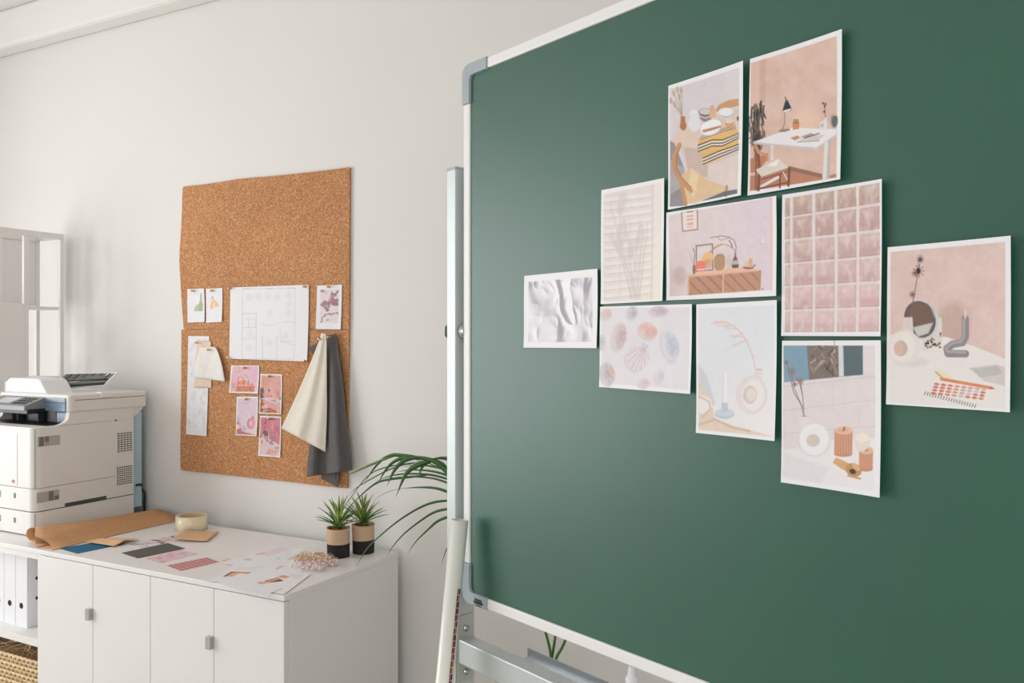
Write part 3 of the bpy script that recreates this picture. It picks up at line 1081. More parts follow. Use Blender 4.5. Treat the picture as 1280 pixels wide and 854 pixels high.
T = 0.12
structure(box('floor', (XL - T, YF - T, -0.1), (XR + T, YB + T, 0), M_FLOOR, bev=0))
structure(box('ceiling', (XL - T, YF - T, ZC), (XR + T, YB + T, ZC + 0.1), M_CEIL, bev=0))
structure(box('wall_back', (XL - T, YB, 0), (XR + T, YB + T, ZC), M_WALL, bev=0))
structure(box('wall_right', (XR, YF, 0), (XR + T, YB, ZC), M_WALL, bev=0))
y0, y1, z0, z1 = WIN_L
structure(boxes('wall_left', [((XL - T, YF, 0), (XL, YB, z0)), ((XL - T, YF, z1), (XL, YB, ZC)),
                              ((XL - T, YF, z0), (XL, y0, z1)), ((XL - T, y1, z0), (XL, YB, z1))], M_WALL))
x0, x1, zz0, zz1 = WIN_F
structure(boxes('wall_front', [((XL - T, YF - T, 0), (XR + T, YF, zz0)), ((XL - T, YF - T, zz1), (XR + T, YF, ZC)),
                               ((XL - T, YF - T, zz0), (x0, YF, zz1)), ((x1, YF - T, zz0), (XR + T, YF, zz1))], M_WALL))


def window(n, axis, a0, a1, b0, b1, p):
    """axis 'x': wall plane at x=p ; axis 'y': wall plane at y=p"""
    w = 0.05

    def bx(lo, hi, d0, d1):
        return (((d0, lo[0], lo[1]), (d1, hi[0], hi[1])) if axis == 'x' else ((lo[0], d0, lo[1]), (hi[0], d1, hi[1])))
    d0, d1 = p - 0.09, p - 0.04
    mid = (a0 + a1) / 2
    root = structure(boxes('window_%d' % n, [bx((a0, b0), (a1, b0 + w), d0, d1), bx((a0, b1 - w), (a1, b1), d0, d1),
                                             bx((a0, b0 + w), (a0 + w, b1 - w), d0, d1), bx((a1 - w, b0 + w), (a1, b1 - w), d0, d1),
                                             bx((mid - w / 2, b0 + w), (mid + w / 2, b1 - w), d0, d1)], M_WFRAME))
    for q0, q1 in ((a0 + w, mid - w / 2), (mid + w / 2, a1 - w)):
        lo, hi = bx((q0, b0 + w), (q1, b1 - w), p - 0.068, p - 0.062)
        box('pane', lo, hi, M_PANE, root, bev=0)
    lo, hi = bx((a0 - 0.04, b0 - 0.03), (a1 + 0.04, b0), p - 0.03, p + 0.1)
    box('window_sill', lo, hi, M_WFRAME, root, bev=0.004)


window(1, 'x', y0, y1, z0, z1, XL)
window(2, 'y', x0, x1, zz0, zz1, YF)
# plaster beam where the back wall meets the ceiling
zb = on_y(0, 74, YB).z
yb = on_z(0, 60, zb).y
structure(box('trim_1', (XL, yb, zb), (XR, YB, ZC), M_CEIL, bev=0.015))
structure(boxes('baseboard_back', [((XL, YB - 0.014, 0), (XR, YB, 0.09))], M_LAC2))

# ================================================================== CHALKBOARD
BROT = math.atan2(-0.3762, 0.9267)
d = ray(579, 427)
B0 = Vector((d.x * 1.87, d.y * 1.87, 0))
BX = Vector((math.cos(BROT), math.sin(BROT), 0))        # along the board
BN = Vector((math.sin(BROT), -math.cos(BROT), 0))       # out of its face
BW = 1.5
ZT, ZB_ = 2.07, 0.866
FR = 0.023


def on_board(px, py, off=0.0):
    return on_plane(px, py, B0 + BN * off, BN)


def bl(p):
    """world -> board-local"""
    q = Vector(p) - B0
    return Vector((q.dot(BX), -q.dot(BN), q.z))


board = thing('mobile_chalkboard', 'green chalkboard in white frame turning on grey wheeled steel stand', 'chalkboard', B0, BROT)
box('writing_surface', (FR - 0.006, 0.004, ZB_ + FR - 0.006), (BW - FR + 0.006, 0.02, ZT - FR + 0.006), M_GREEN, board, bev=0)
CL = 0.086     # corner cap length
for nm, lo, hi in (('frame_rail', (CL, 0, ZT - FR), (BW - CL, 0.024, ZT)), ('frame_rail', (CL, 0, ZB_), (BW - CL, 0.024, ZB_ + FR)),
                   ('frame_rail', (0, 0, ZB_ + CL), (FR, 0.024, ZT - CL)), ('frame_rail', (BW - FR, 0, ZB_ + CL), (BW, 0.024, ZT - CL))):
    box(nm, lo, hi, M_WFRAME, board, bev=0.003)


def cap(sx, sz):
    r, ri = 0.022, 0.012
    e = 0.0015
    pts = [(CL, -e), (r, -e)] + [(r - (r + e) * math.sin(a), r - (r + e) * math.cos(a)) for a in [math.radians(i * 15) for i in range(1, 6)]] + [(-e, r), (-e, CL)]
    w = FR + 0.002
    pts += [(w, CL), (w, w + ri)] + [(w + ri - ri * math.cos(a), w + ri - ri * math.sin(a)) for a in [math.radians(i * 18) for i in range(1, 5)]] + [(w + ri, w), (CL, w)]
    out = [((x if sx > 0 else BW - x), (ZB_ + z if sz > 0 else ZT - z)) for x, z in pts]
    return prism('corner_cap', out, 'y', -0.003, 0.027, M_CAP, board, bev=0.0015)


caps = [cap(1, -1), cap(1, 1), cap(-1, -1), cap(-1, 1)]
# small round black emblem on the lower corner
e0 = bl(on_board(597.5, 753.5, 0.003))
ex, ez = e0.x, e0.z
bm = bmesh.new()
for k in range(6):
    bm_box(bm, (ex - 0.012 + k * 0.0045, -0.0036, ez - 0.006 + 0.002 * (k % 2)), (ex - 0.0095 + k * 0.0045, -0.003, ez + 0.006 + 0.002 * ((k + 1) % 2)))
bm_box(bm, (ex - 0.016, -0.0036, ez - 0.002), (ex + 0.018, -0.003, ez + 0.001))
bm_box(bm, (ex - 0.009, -0.0036, ez + 0.005), (ex + 0.012, -0.003, ez + 0.007))
bm_box(bm, (ex - 0.009, -0.0036, ez - 0.0085), (ex + 0.012, -0.003, ez - 0.007))
frombm('emblem', bm, M_BLACK, caps[1])

POST_T = 1.45 + (427 - 215) * 1.93 / F
for s in (0, 1):
    xa, xb = (-0.047, -0.013) if s == 0 else (BW + 0.013, BW + 0.047)
    post = box('post', (xa, -0.012, 0.11), (xb, 0.042, POST_T), M_STEEL, board, bev=0.002)
    box('post_cap', (xa - 0.0006, -0.0126, POST_T - 0.006), (xb + 0.0006, 0.0426, POST_T + 0.0012), M_CAP, post, bev=0.001)
    # pivot bolt, knob outside, washer inside
    sg = -1 if s == 0 else 1
    xo, xi = (xa, xb) if s == 0 else (xb, xa)
    pz = (ZT + ZB_) / 2 + 0.005
    bm = bmesh.new()
    vs = []
    prof = [(0.0, 0.026), (0.006, 0.026), (0.012, 0.024), (0.018, 0.018), (0.022, 0.009), (0.0235, 0.002)]
    rings = []
    for dx, r in prof:
        rings.append([bm.verts.new((xo + sg * dx, 0.015 + r * (1 + 0.06 * (i % 2)) * math.cos(2 * math.pi * i / 16), pz + r * (1 + 0.06 * (i % 2)) * math.sin(2 * math.pi * i / 16))) for i in range(16)])
    for a, b in zip(rings[:-1], rings[1:]):
        for i in range(16):
            bm.faces.new((a[i], a[(i + 1) % 16], b[(i + 1) % 16], b[i]))
    bm.faces.new(rings[0])
    bm.faces.new(rings[-1])
    frombm('clamp_knob', bm, M_BLACK, board, True)
    tube('pivot_bolt', [(xi - sg * 0.001, 0.012, pz), (xi - sg * 0.011, 0.012, pz)], 0.019, M_ALU, board, 16)
    if s == 0:
        z = 1.45 + (427 - 276) * 1.9 / F
        tube('stop_button', [(xa, 0.012, z), (xa - 0.004, 0.012, z)], 0.009, M_BLACK, board, 12)
    # foot with castors
    foot = box('foot', (xa - 0.004, -0.3, 0.075), (xb + 0.004, 0.26, 0.112), M_STEEL, board, bev=0.004)
    for yy in (-0.27, 0.22):
        xm = (xa + xb) / 2
        tube('castor', [(xm - 0.012, yy + 0.01, 0.035), (xm + 0.012, yy + 0.01, 0.035)], 0.035, M_RUBBER, board, 18)
        box('castor_fork', (xm - 0.018, yy - 0.006, 0.035), (xm + 0.018, yy + 0.016, 0.0755), M_BLACK, board, bev=0.003)
CB_T = bl(on_board(594, 807)).z
CB_H = 0.054
box('crossbar', (-0.012, -0.006, CB_T - CB_H), (BW + 0.012, 0.034, CB_T), M_STEEL, board, bev=0.003)
for xa, sg in ((-0.0128, 1), (BW + 0.0128, -1)):
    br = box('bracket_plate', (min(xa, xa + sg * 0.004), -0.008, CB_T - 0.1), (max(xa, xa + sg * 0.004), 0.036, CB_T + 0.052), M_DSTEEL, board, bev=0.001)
    for z in (CB_T + 0.022, CB_T - 0.077):
        s_ = tube('screw', [(xa + sg * 0.0035, 0.014, z), (xa + sg * 0.0075, 0.014, z)], 0.0075, M_CHROME, br, 12)
        tube('screw_head', [(xa + sg * 0.0075, 0.014, z), (xa + sg * 0.0105, 0.014, z)], 0.0045, M_ALU, br, 6)
# pen tray carried behind the crossbar
prism('pen_tray', [(0.034, CB_T - 0.012), (0.064, CB_T - 0.012), (0.064, CB_T + 0.009), (0.0615, CB_T + 0.009), (0.0615, CB_T - 0.0095), (0.0365, CB_T - 0.0095), (0.0365, CB_T - 0.002), (0.034, CB_T - 0.002)], 'x', 0.15, BW - 0.15, M_ALU, board)

# bottle on the pen tray
bp = on_plane(790, 840, B0 + BN * -0.049, BN)
bot = thing('glue_bottle', 'white plastic bottle with nozzle on the tray below the chalkboard', 'bottle', (bp.x, bp.y, CB_T - 0.0095))
hb = bp.z - (CB_T - 0.0095)
lathe('body', [(0.011, 0), (0.012, 0.003), (0.012, hb - 0.045), (0.0118, hb - 0.038), (0.0112, hb - 0.027), (0.011, hb - 0.02)], M_PRNW, bot)
lathe('nozzle', [(0.0125, hb - 0.021), (0.0125, hb - 0.0105), (0.0105, hb - 0.009), (0.0085, hb - 0.008), (0.0065, hb + 0.008), (0.005, hb + 0.012)], M_PAPER, bot)

# prints on the board -------------------------------------------------
BL_LABEL = {
    'table': 'photo print of a laid table with yellow striped runner, taped to the chalkboard',
    'desk': 'photo print of a white desk with black lamp against pink wall',
    'window': 'pale faded photo print of grass shadows on a window blind',
    'sideboard': 'landscape photo print of a woven sideboard on green chalkboard',
    'tiles': 'photo print of pink glass bricks with white joints on green chalkboard',
    'fabric': 'photo print of crumpled white fabric on green chalkboard',
    'shells': 'photo print of scattered seashells on green chalkboard',
    'vase': 'photo print of white candle beside ring vase with a dry grass stalk',
    'bath': 'photo print of ring vase and ribbed candles under a tiled window',
    'mirror': 'photo print of round mirror and bent grey candle with colour chart',
}


def curl(a, b, c0, base=0.0012):
    return lambda s, t: base + a * s ** 3 + b * (1 - s) ** 4 + c0 * (t ** 4) + 0.0006 * np.sin(t * 5 + s * 3)


curls = {'table': (.006, .000, .002), 'desk': (.005, .002, .002), 'window': (.004, .001, .001), 'sideboard': (.006, .001, .001), 'tiles': (.005, .001, .002),
         'fabric': (.003, .001, .002), 'shells': (.003, .001, .002), 'vase': (.004, .000, .003), 'bath': (.006, .001, .003), 'mirror': (.006, .001, .002)}
for k, q in BQ.items():
    pc = [on_board(x, y) for x, y in q]
    wpx = max(q[1][0] - q[0][0], q[2][0] - q[3][0])
    hpx = max(q[3][1] - q[0][1], q[2][1] - q[1][1])
    o = sheet('photo_print', pc, ART[k], q, M_PRINT, int(wpx * 1.25), int(hpx * 1.15), BN, curl(*curls[k]))
    tag(o, BL_LABEL[k], 'photo print', 'photo prints on the chalkboard')

# leaning roll ----------------------------------------------------------
rt = on_board(574.5, 650, 0.034)
rb = on_z(515, 1284, 0.0)
ax = (rt - rb).normalized()
RR = 0.0195
rb = rb + Vector((0, 0, RR * 0.15))
roll = thing('paper_roll', 'long glossy white paper roll leaning against the chalkboard post', 'paper roll', rb)
L = (rt - rb).length
e1 = (BX - ax * BX.dot(ax)).normalized()
e2 = ax.cross(e1)
if e2.dot(BN) < 0:
    e2 = -e2
sp = []
N = 60
for i in range(N + 1):          # spiral section: three turns
    a = 2 * math.pi * 3 * i / N
    sp.append((a, RR - 0.004 * (1 - i / N)))
vs, fs = [], []
for k in range(2):
    for a, r in sp:
        ang = -a - 0.9
        vs.append(ax * (L * k) + e1 * (r * math.cos(ang)) + e2 * (r * math.sin(ang)))
n = len(sp)
for i in range(n - 1):
    fs.append((i, i + 1, n + i + 1, n + i))
ro = pyd('rolled_sheet', vs, fs, M_TUBE, roll, True)
md = ro.modifiers.new('thick', 'SOLIDIFY')
md.thickness = 0.0006
# printed colour squares along the free edge
sw_cols = [(196, 112, 70), (44, 62, 98), (170, 60, 58), (40, 84, 74), (208, 140, 92), (52, 70, 110), (150, 46, 52), (36, 72, 62)]
zs = []
i = 0
pos = L - 0.145
while pos > 0.08:
    h = 0.0125
    j = 0
    for w0, w1 in ((0.0, 0.0016), (0.0018, 0.0036)):
        c_ = sw_cols[(i * 3 + j * 5 + i // 4) % 8]
        m = mat('swatch_%d' % sw_cols.index(c_), c_, 0.35)
        aa = math.radians(8)
        p = e1 * (RR + 0.0008) * math.cos(aa) + e2 * (RR + 0.0008) * math.sin(aa)
        tdir = (e1 * -math.sin(aa) + e2 * math.cos(aa))
        nd = p.normalized()
        q = [p + tdir * -w0 * 2 + ax * pos, p + tdir * -w1 * 2 + ax * pos, p + tdir * -w1 * 2 + ax * (pos - h), p + tdir * -w0 * 2 + ax * (pos - h)]
        q2 = [v + nd * 0.0005 for v in q]
        pyd('printed_square', q + q2, [(0, 1, 2, 3), (4, 7, 6, 5), (0, 4, 5, 1), (1, 5, 6, 2), (2, 6, 7, 3), (3, 7, 4, 0)], m, ro)
        j += 1
    pos -= h + 0.0015
    i += 1

# ================================================================== CORK BOARDS AND WHAT IS PINNED TO THEM
CKY = YB - 0.010      # front face of the cork


def cork(pts, label):
    W = [on_y(x, y, CKY) for x, y in pts]
    return tag(prism('cork_board', [(p.x, p.z) for p in W], 'y', CKY, YB - 0.001, M_CORK, bev=0.0012), label, 'cork board', 'cork boards on the wall')


def smooth_outline(pts, per=5):
    out = []
    P = cat_rom([(x, y, 0) for x, y in pts], len(pts) * per)
    return [(p.x, p.y) for p in P]


left_u = smooth_outline([(229.5, 411.4), (228.5, 400), (226.5, 372), (225, 345), (224, 325), (225.3, 300), (227, 270), (227.6, 245), (228.4, 235)], 3)
top_u = smooth_outline([(229.5, 233), (250, 231), (275, 227.5), (300, 223.5), (340, 220), (380, 216), (410, 212.5), (436, 209)], 3)
cork(left_u + top_u + [(437, 210), (436.2, 411.6)], 'warped cork board, the upper of two on the white wall')
bot_l = smooth_outline([(433, 610.5), (415, 609), (370, 603.5), (330, 599), (280, 593.5), (245, 590), (228, 588), (225.5, 586)], 3)
cork([(226.5, 412.2), (435.8, 412.2), (434, 609)] + bot_l + [(225.2, 560), (226.4, 480)], 'cork board with two hanging cloths, the lower of two on the wall')


def pinned(name, px, art, srcq, label, cat, group=None, off=0.003, m=M_MATTE, res=1.6, bow=0.004, base=(238, 237, 240), post=None):
    pc = [on_y(x, y, CKY - off) for x, y in px]
    w = max(px[1][0] - px[0][0], px[2][0] - px[3][0])
    h = max(px[3][1] - px[0][1], px[2][1] - px[1][1])
    o = sheet(name, pc, art, srcq or px, m, max(4, int(w * res)), max(4, int(h * res)), (0, -1, 0),
              lambda s, t: bow * (t ** 2) * (0.4 + 0.6 * (2 * s - 1) ** 2) + 0.0006 * np.sin(s * 9 + t * 4), base=base, post=post)
    return tag(o, label, cat, group)


def pin(px, py, what, off=0.0045):
    p = on_y(px, py, CKY - off)
    t = thing('push_pin', 'brass push pin ' + what, 'push pin', (p.x, p.y, p.z), 0, 'brass push pins on the cork boards')
    prof = [(0.0045, 0.0), (0.0048, 0.001), (0.0036, 0.002), (0.0028, 0.006), (0.0036, 0.010), (0.0048, 0.0115), (0.0046, 0.0135), (0.003, 0.0145)]
    vs, fs = [], []
    for r, z in prof:
        for i in range(12):
            a = 2 * math.pi * i / 12
            vs.append((r * math.cos(a), -z, r * math.sin(a)))
    for k in range(len(prof) - 1):
        for i in range(12):
            j = (i + 1) % 12
            fs.append((k * 12 + i, k * 12 + j, (k + 1) * 12 + j, (k + 1) * 12 + i))
    fs.append(tuple(range(12))[::-1])
    fs.append(tuple(84 + i for i in range(12)))
    pyd('pin_head', vs, fs, M_BRASS, t, True)
    tube('pin_needle', [(0, 0, 0), (0, off + 0.006, 0)], 0.0007, M_CHROME, t, 6)


def art_green(c):
    c.frame(220, 350, 7.12)
    c.poly([(160, 270), (168, 240), (185, 222), (205, 212), (214, 190), (220, 140), (226, 140), (232, 200), (240, 210), (240, 276), (162, 278)], (186, 196, 166))
    c.poly([(205, 212), (214, 190), (220, 130), (228, 130), (232, 200), (236, 276), (205, 276)], (172, 186, 152), 0.7)
    c.line([(224, 120), (224, 150)], 5, (96, 104, 92))


def art_orange(c):
    c.frame(220, 350, 7.12)
    c.poly([(304, 260), (306, 215), (318, 185), (345, 180), (370, 205), (382, 238), (350, 245), (318, 268)], (240, 200, 150))
    c.poly([(318, 268), (330, 220), (350, 205), (352, 244)], (246, 224, 190), 0.7)
    c.line([(312, 180), (324, 150), (336, 182)], 4, (90, 80, 76))


def art_plan(c):
    c.frame(280, 345, 7.425)
    g = (196, 195, 200)
    for pts in ([(172, 120), (658, 112), (655, 775), (170, 768), (172, 120)], [(165, 352), (298, 350)], [(165, 482), (298, 480)], [(168, 583), (300, 582)],
                [(298, 350), (300, 765)], [(198, 404), (292, 402), (292, 478)], [(228, 404), (228, 478)], [(355, 560), (362, 768)], [(490, 560), (490, 770)],
                [(522, 500), (524, 606), (650, 608)], [(555, 430), (655, 425), (655, 455)], [(530, 610), (640, 640)], [(350, 440), (390, 458), (450, 460), (500, 440)]):
        c.line(pts, 4.5, g, 0.9)
    for x, y in ((235, 195), (315, 190), (400, 190), (490, 200), (600, 180), (600, 260), (600, 340), (420, 350), (240, 530), (235, 670), (570, 560), (420, 620)):
        c.ell(x, y, 30, 34, (224, 223, 227), 0, 0.8)
        c.ell(x, y, 24, 28, (236, 235, 238), 0, 0.8)
        c.line([(x - 20, y), (x + 20, y)], 3, g, 0.6)
        c.line([(x, y - 22), (x, y + 22)], 3, g, 0.6)
    c.line([(180, 122), (240, 120)], 6, g)
    c.line([(385, 118), (440, 117)], 6, g)
    c.line([(595, 114), (655, 113)], 6, g)


def art_mauve(c):
    x, y = (c.X - 399) / 6, (c.Y - 358) / 6
    c.frame(210, 190, 3.712)
    q = [(708, 640), (792, 637), (790, 795), (706, 792)]
    c.poly(q, (232, 218, 220))
    m = inside(c, q)
    w = fbm(x * 0.6, y * 0.6, 4)
    v = np.sin((x * 0.5 + y * 1.1 + w * 8) * 1.7)
    c.tint(m * np.clip(v, 0, 1), (156, 108, 128), 0.95)


def art_weave(c):
    n = fbm(c.X / 3, c.Y / 6, 2)
    c.tint(np.clip(n - 0.5, 0, 1), (200, 200, 202), 1.6)


pinned('sketch_card', [(234, 361.5), (255, 360.5), (256.5, 402.5), (235.2, 403.5)], art_green, None, 'small white card with green bottle shape pinned on cork', 'card', 'sketch cards on the cork board')
pinned('sketch_card', [(257.5, 361), (278, 360), (278, 402.5), (258.5, 403.5)], art_orange, None, 'small white card with orange shape pinned on cork', 'card', 'sketch cards on the cork board')
pinned('floor_plan', [(288, 359.5), (386, 356), (385, 452), (287.5, 448.5)], art_plan, None, 'white sheet with faint floor plan drawing pinned across both corks', 'drawing', off=0.004, bow=0.005)
pinned('fabric_card', [(396.5, 357), (427.5, 356), (426.5, 412), (395.3, 411.5)], art_mauve, None, 'white card with mauve crumpled fabric picture on cork', 'card')


def magenta(c):
    g = c.c.mean(1, keepdims=True)
    c.c = np.clip(g + (c.c - g) * 1.5, 0, 1) * np.array([0.96, 0.78, 0.84])[None]
    # the white border stays white
    return c


def bordered(q, fn, dark=1.0):
    def f(c):
        w = Canvas(c.X, c.Y, (0, 0, 0))
        cx, cy = sum(p[0] for p in q) / 4, sum(p[1] for p in q) / 4
        w.poly([(cx + (x - cx) * 0.9, cy + (y - cy) * 0.93) for x, y in q], (255, 255, 255), 1, 1.5)
        m_ = w.c[:, :1]
        fn(c)
        g = c.c.mean(1, keepdims=True)
        col = np.clip(g + (c.c - g) * 1.5, 0, 1) * np.array([0.93, 0.72, 0.78])[None] * dark
        c.c = col * m_ + c.c * (1 - m_)
    return f


SM = 'small pinned prints on the cork board'
pinned('small_print', [(289, 457), (324, 457), (323, 492), (287, 491)], bordered(BQ['sideboard'], art_sideboard), BQ['sideboard'], 'small square print of a sideboard pinned to cork', 'photo print', SM, m=M_PRINT, res=2.2)
pinned('small_print', [(325.5, 467.5), (352.5, 468), (352, 518), (324.5, 517)], bordered(BQ['desk'], art_desk, 0.9), BQ['desk'], 'small pink print of a desk and lamp pinned to cork', 'photo print', SM, m=M_PRINT, res=2.2)
pinned('small_print', [(295.8, 496), (322.5, 496), (321.5, 545.5), (295.5, 544)], bordered(BQ['vase'], lambda c: art_vase(c, True)), BQ['vase'], 'small pale print of a ring vase pinned to cork', 'photo print', SM, m=M_PRINT, res=2.2)
pinned('small_print', [(325.3, 520), (351.5, 521), (351, 572), (323.5, 570)], bordered(BQ['mirror'], lambda c: art_mirror(c, True), 0.95), BQ['mirror'], 'small pink print of a mirror and bent candle pinned to cork', 'photo print', SM, m=M_PRINT, res=2.2)
pinned('fabric_strip', [(235.5, 420), (261.5, 420.5), (259, 545.5), (233.3, 543)], art_weave, None, 'long textured white fabric strip hanging on the cork', 'fabric sample', off=0.003)


def cloth(name, rows, m, label, cat, off, fold, n=26, mcol=20, group=None):
    """rows: list of (left px, right px) from top to bottom; fold(s,t)->distance from the cork"""
    Lp = cat_rom([(a[0], a[1], 0) for a, b in rows], n)
    Rp = cat_rom([(b[0], b[1], 0) for a, b in rows], n)
    vs, fs = [], []
    for i in range(n):
        for j in range(mcol):
            s, t = j / (mcol - 1), i / (n - 1)
            px = Lp[i].lerp(Rp[i], s)
            vs.append(on_y(px.x, px.y, CKY - off - fold(s, t)))
    for i in range(n - 1):
        for j in range(mcol - 1):
            a = i * mcol + j
            fs.append((a, a + mcol, a + mcol + 1, a + 1))
    o = pyd(name, vs, fs, m, None, True)
    md = o.modifiers.new('thick', 'SOLIDIFY')
    md.thickness = 0.0012
    return tag(o, label, cat, group)


cloth('fabric_swatch', [((246, 425), (263.5, 427)), ((244, 450), (264, 452)), ((242.5, 484.5), (264.3, 485.3))], M_BEIGE, 'small blush fabric swatch pinned over the white strip', 'fabric sample', 0.006, lambda s, t: 0.002 * math.sin(s * 5))
cloth('fabric_swatch', [((249.5, 434.5), (264.8, 433.5)), ((249, 440), (270.5, 436)), ((245, 452), (277, 455)), ((242.5, 472), (281, 477))], M_OFFW, 'cream fabric swatch draped over the blush swatch on cork', 'fabric sample', 0.010, lambda s, t: 0.004 * t * (1 + math.sin(s * 7 + 1)))
# grey cloth, then the cream cloth over it
gx = lambda x, y: (340 + x / 3.88, 400 + y / 3.88)
gcl = cloth('hanging_cloth', [(gx(222, 84), gx(311, 66)), (gx(210, 170), gx(322, 150)), (gx(205, 300), gx(343, 300)), (gx(195, 450), gx(358, 450)), (gx(182, 610), gx(376, 610)), (gx(172, 700), gx(387, 690)), (gx(168, 762), gx(390, 728))],
            M_GREYC, 'dark grey cloth hanging from a pin beside cream cloth', 'cloth', 0.012,
            lambda s, t: 0.004 + 0.040 * (t ** 0.7) * (0.5 + 0.5 * math.sin(s * 11 + 0.6)) + 0.012 * t * s, n=40, mcol=44, group='cloths hanging on the cork board')


def patch(name, pts, m, parent, off):
    vs = []
    for (x, y), o in zip(pts, off):
        vs.append(on_y(*gx(x, y), CKY - o))
    o = pyd(name, vs, [tuple(range(len(pts)))], m, parent)
    md = o.modifiers.new('thick', 'SOLIDIFY')
    md.thickness = 0.0012
    return o


patch('cloth_corner', [(235, 742), (268, 728), (300, 724), (318, 812), (240, 770)], M_GREYC, gcl, [0.012, 0.016, 0.014, 0.02, 0.014])
patch('cloth_corner', [(300, 722), (330, 722), (322, 800), (318, 812)], M_GREYC, gcl, [0.012, 0.008, 0.01, 0.02])
patch('cloth_flap', [(174, 134), (226, 112), (226, 150), (205, 172)], M_GREYC, gcl, [0.010, 0.012, 0.012, 0.011])
cloth('hanging_cloth', [(gx(238, 66), gx(254, 66)), (gx(228, 100), gx(263, 88)), (gx(190, 200), gx(265, 190)), (gx(135, 330), gx(266, 340)), (gx(90, 430), gx(266, 460)), (gx(45, 526), gx(259, 641))],
      M_CREAM, 'cream cotton cloth hanging in a triangle from a pin', 'cloth', 0.036,
      lambda s, t: 0.004 + 0.030 * t * (0.45 + 0.5 * math.sin(s * 4.2 + 0.2)) + 0.004 * math.sin(s * 14 + t * 3) * t, n=40, mcol=40, group='cloths hanging on the cork board')
for x, y, w in ((242, 363.8, 'in the green-shape card'), (265.8, 363.5, 'in the orange-shape card'), (288.5, 360.7, 'in the top left corner of the floor plan'), (382, 358.5, 'in the top right corner of the floor plan'),
                (287.5, 447, 'in the bottom left corner of the floor plan'), (382.8, 451, 'in the bottom right corner of the floor plan'), (411.8, 358.8, 'in the mauve fabric card'),
                (306.5, 460, 'in the sideboard print'), (337, 470.5, 'in the desk print'), (308.5, 499, 'in the pale vase print'), (338, 523.5, 'in the mirror print'),
                (247, 428.5, 'in the blush fabric swatch'), (262, 437.5, 'in the draped cream swatch')):
    pin(x, y, w, 0.006 if 'swatch' not in w else 0.014)
pin(401, 424, 'holding the cream cloth', 0.044)
pin(412.5, 421.5, 'holding the dark grey cloth', 0.024)

# ================================================================== CABINETS
CT = 0.75                        # worktop height
CX0, CX1 = -2.696, -1.615        # cabinets
CY0, CY1 = 1.725, 2.262
TT = 0.016
HX = (CX0 + CX1) / 2
wt = tag(box('worktop', (-3.325, CY0 + 0.0, CT - TT), (CX1 + 0.002, CY1, CT), M_LAC, None, bev=0.0015), 'long white worktop across both cabinets and the open shelf', 'worktop')


def cabinet(xa, xb, label):
    r = thing('cabinet', label, 'cabinet', ((xa + xb) / 2, (CY0 + CY1) / 2, 0), 0, 'white two-door cabinets')
    ox, oy = (xa + xb) / 2, (CY0 + CY1) / 2
    yb0 = CY0 + 0.021
    top = CT - TT - 0.0005

    def B(nm, lo, hi, m=M_LAC, bev=0.001, par=None):
        return box(nm, (lo[0] - ox, lo[1] - oy, lo[2]), (hi[0] - ox, hi[1] - oy, hi[2]), m, par or r, bev)
    B('side_panel', (xa + 0.0005, yb0, 0.0), (xa + 0.018, CY1, top), M_LAC2)
    B('side_panel', (xb - 0.018, yb0, 0.0), (xb - 0.0005, CY1, top), M_LAC2)
    B('back_panel', (xa + 0.018, CY1 - 0.008, 0.06), (xb - 0.018, CY1, top), M_LAC2)
    B('bottom_panel', (xa + 0.018, yb0, 0.06), (xb - 0.018, CY1 - 0.008, 0.078), M_LAC2)
    B('top_panel', (xa + 0.018, yb0, top - 0.016), (xb - 0.018, CY1 - 0.008, top), M_LAC2)
    B('plinth', (xa + 0.018, yb0 + 0.03, 0.0), (xb - 0.018, yb0 + 0.045, 0.06), M_LAC2)
    xm = (xa + xb) / 2
    d1 = B('door', (xa + 0.0012, CY0 + 0.002, 0.064), (xm - 0.0012, CY0 + 0.02, CT - TT - 0.0025), M_LAC, 0.0012)
    d2 = B('door', (xm + 0.0012, CY0 + 0.002, 0.064), (xb - 0.0012, CY0 + 0.02, CT - TT - 0.0025), M_LAC, 0.0012)
    return r, d1, d2, ox, oy, xm


for xa, xb, lb in ((CX0, HX, 'white two-door cabinet next to the open shelf with binders'), (HX, CX1, 'white two-door cabinet below the small potted plants')):
    r, d1, d2, ox, oy, xm = cabinet(xa, xb, lb)
    hz = 0.575
    prism('handle', [(CY0 + 0.0015 - oy, hz - 0.018), (CY0 - 0.012 - oy, hz - 0.018), (CY0 - 0.012 - oy, hz + 0.018), (CY0 + 0.0015 - oy, hz + 0.018)], 'x', xm - 0.02 - ox, xm - 0.0005 - ox, M_HANDLE, d1, bev=0.001)

# open shelf below the printer
SX0, SX1 = -3.32, CX0 - 0.001
sh = thing('open_bookcase', 'white open bookcase holding binders and a basket under the printer', 'bookcase', ((SX0 + SX1) / 2, (CY0 + CY1) / 2, 0))
ox, oy = (SX0 + SX1) / 2, (CY0 + CY1) / 2
SHZ = 1.45 - (809 - 427) * 2.795 / F + 0.025      # shelf top


def SB(nm, lo, hi):
    return box(nm, (lo[0] - ox, lo[1] - oy, lo[2]), (hi[0] - ox, hi[1] - oy, hi[2]), M_LAC2, sh, 0.001)


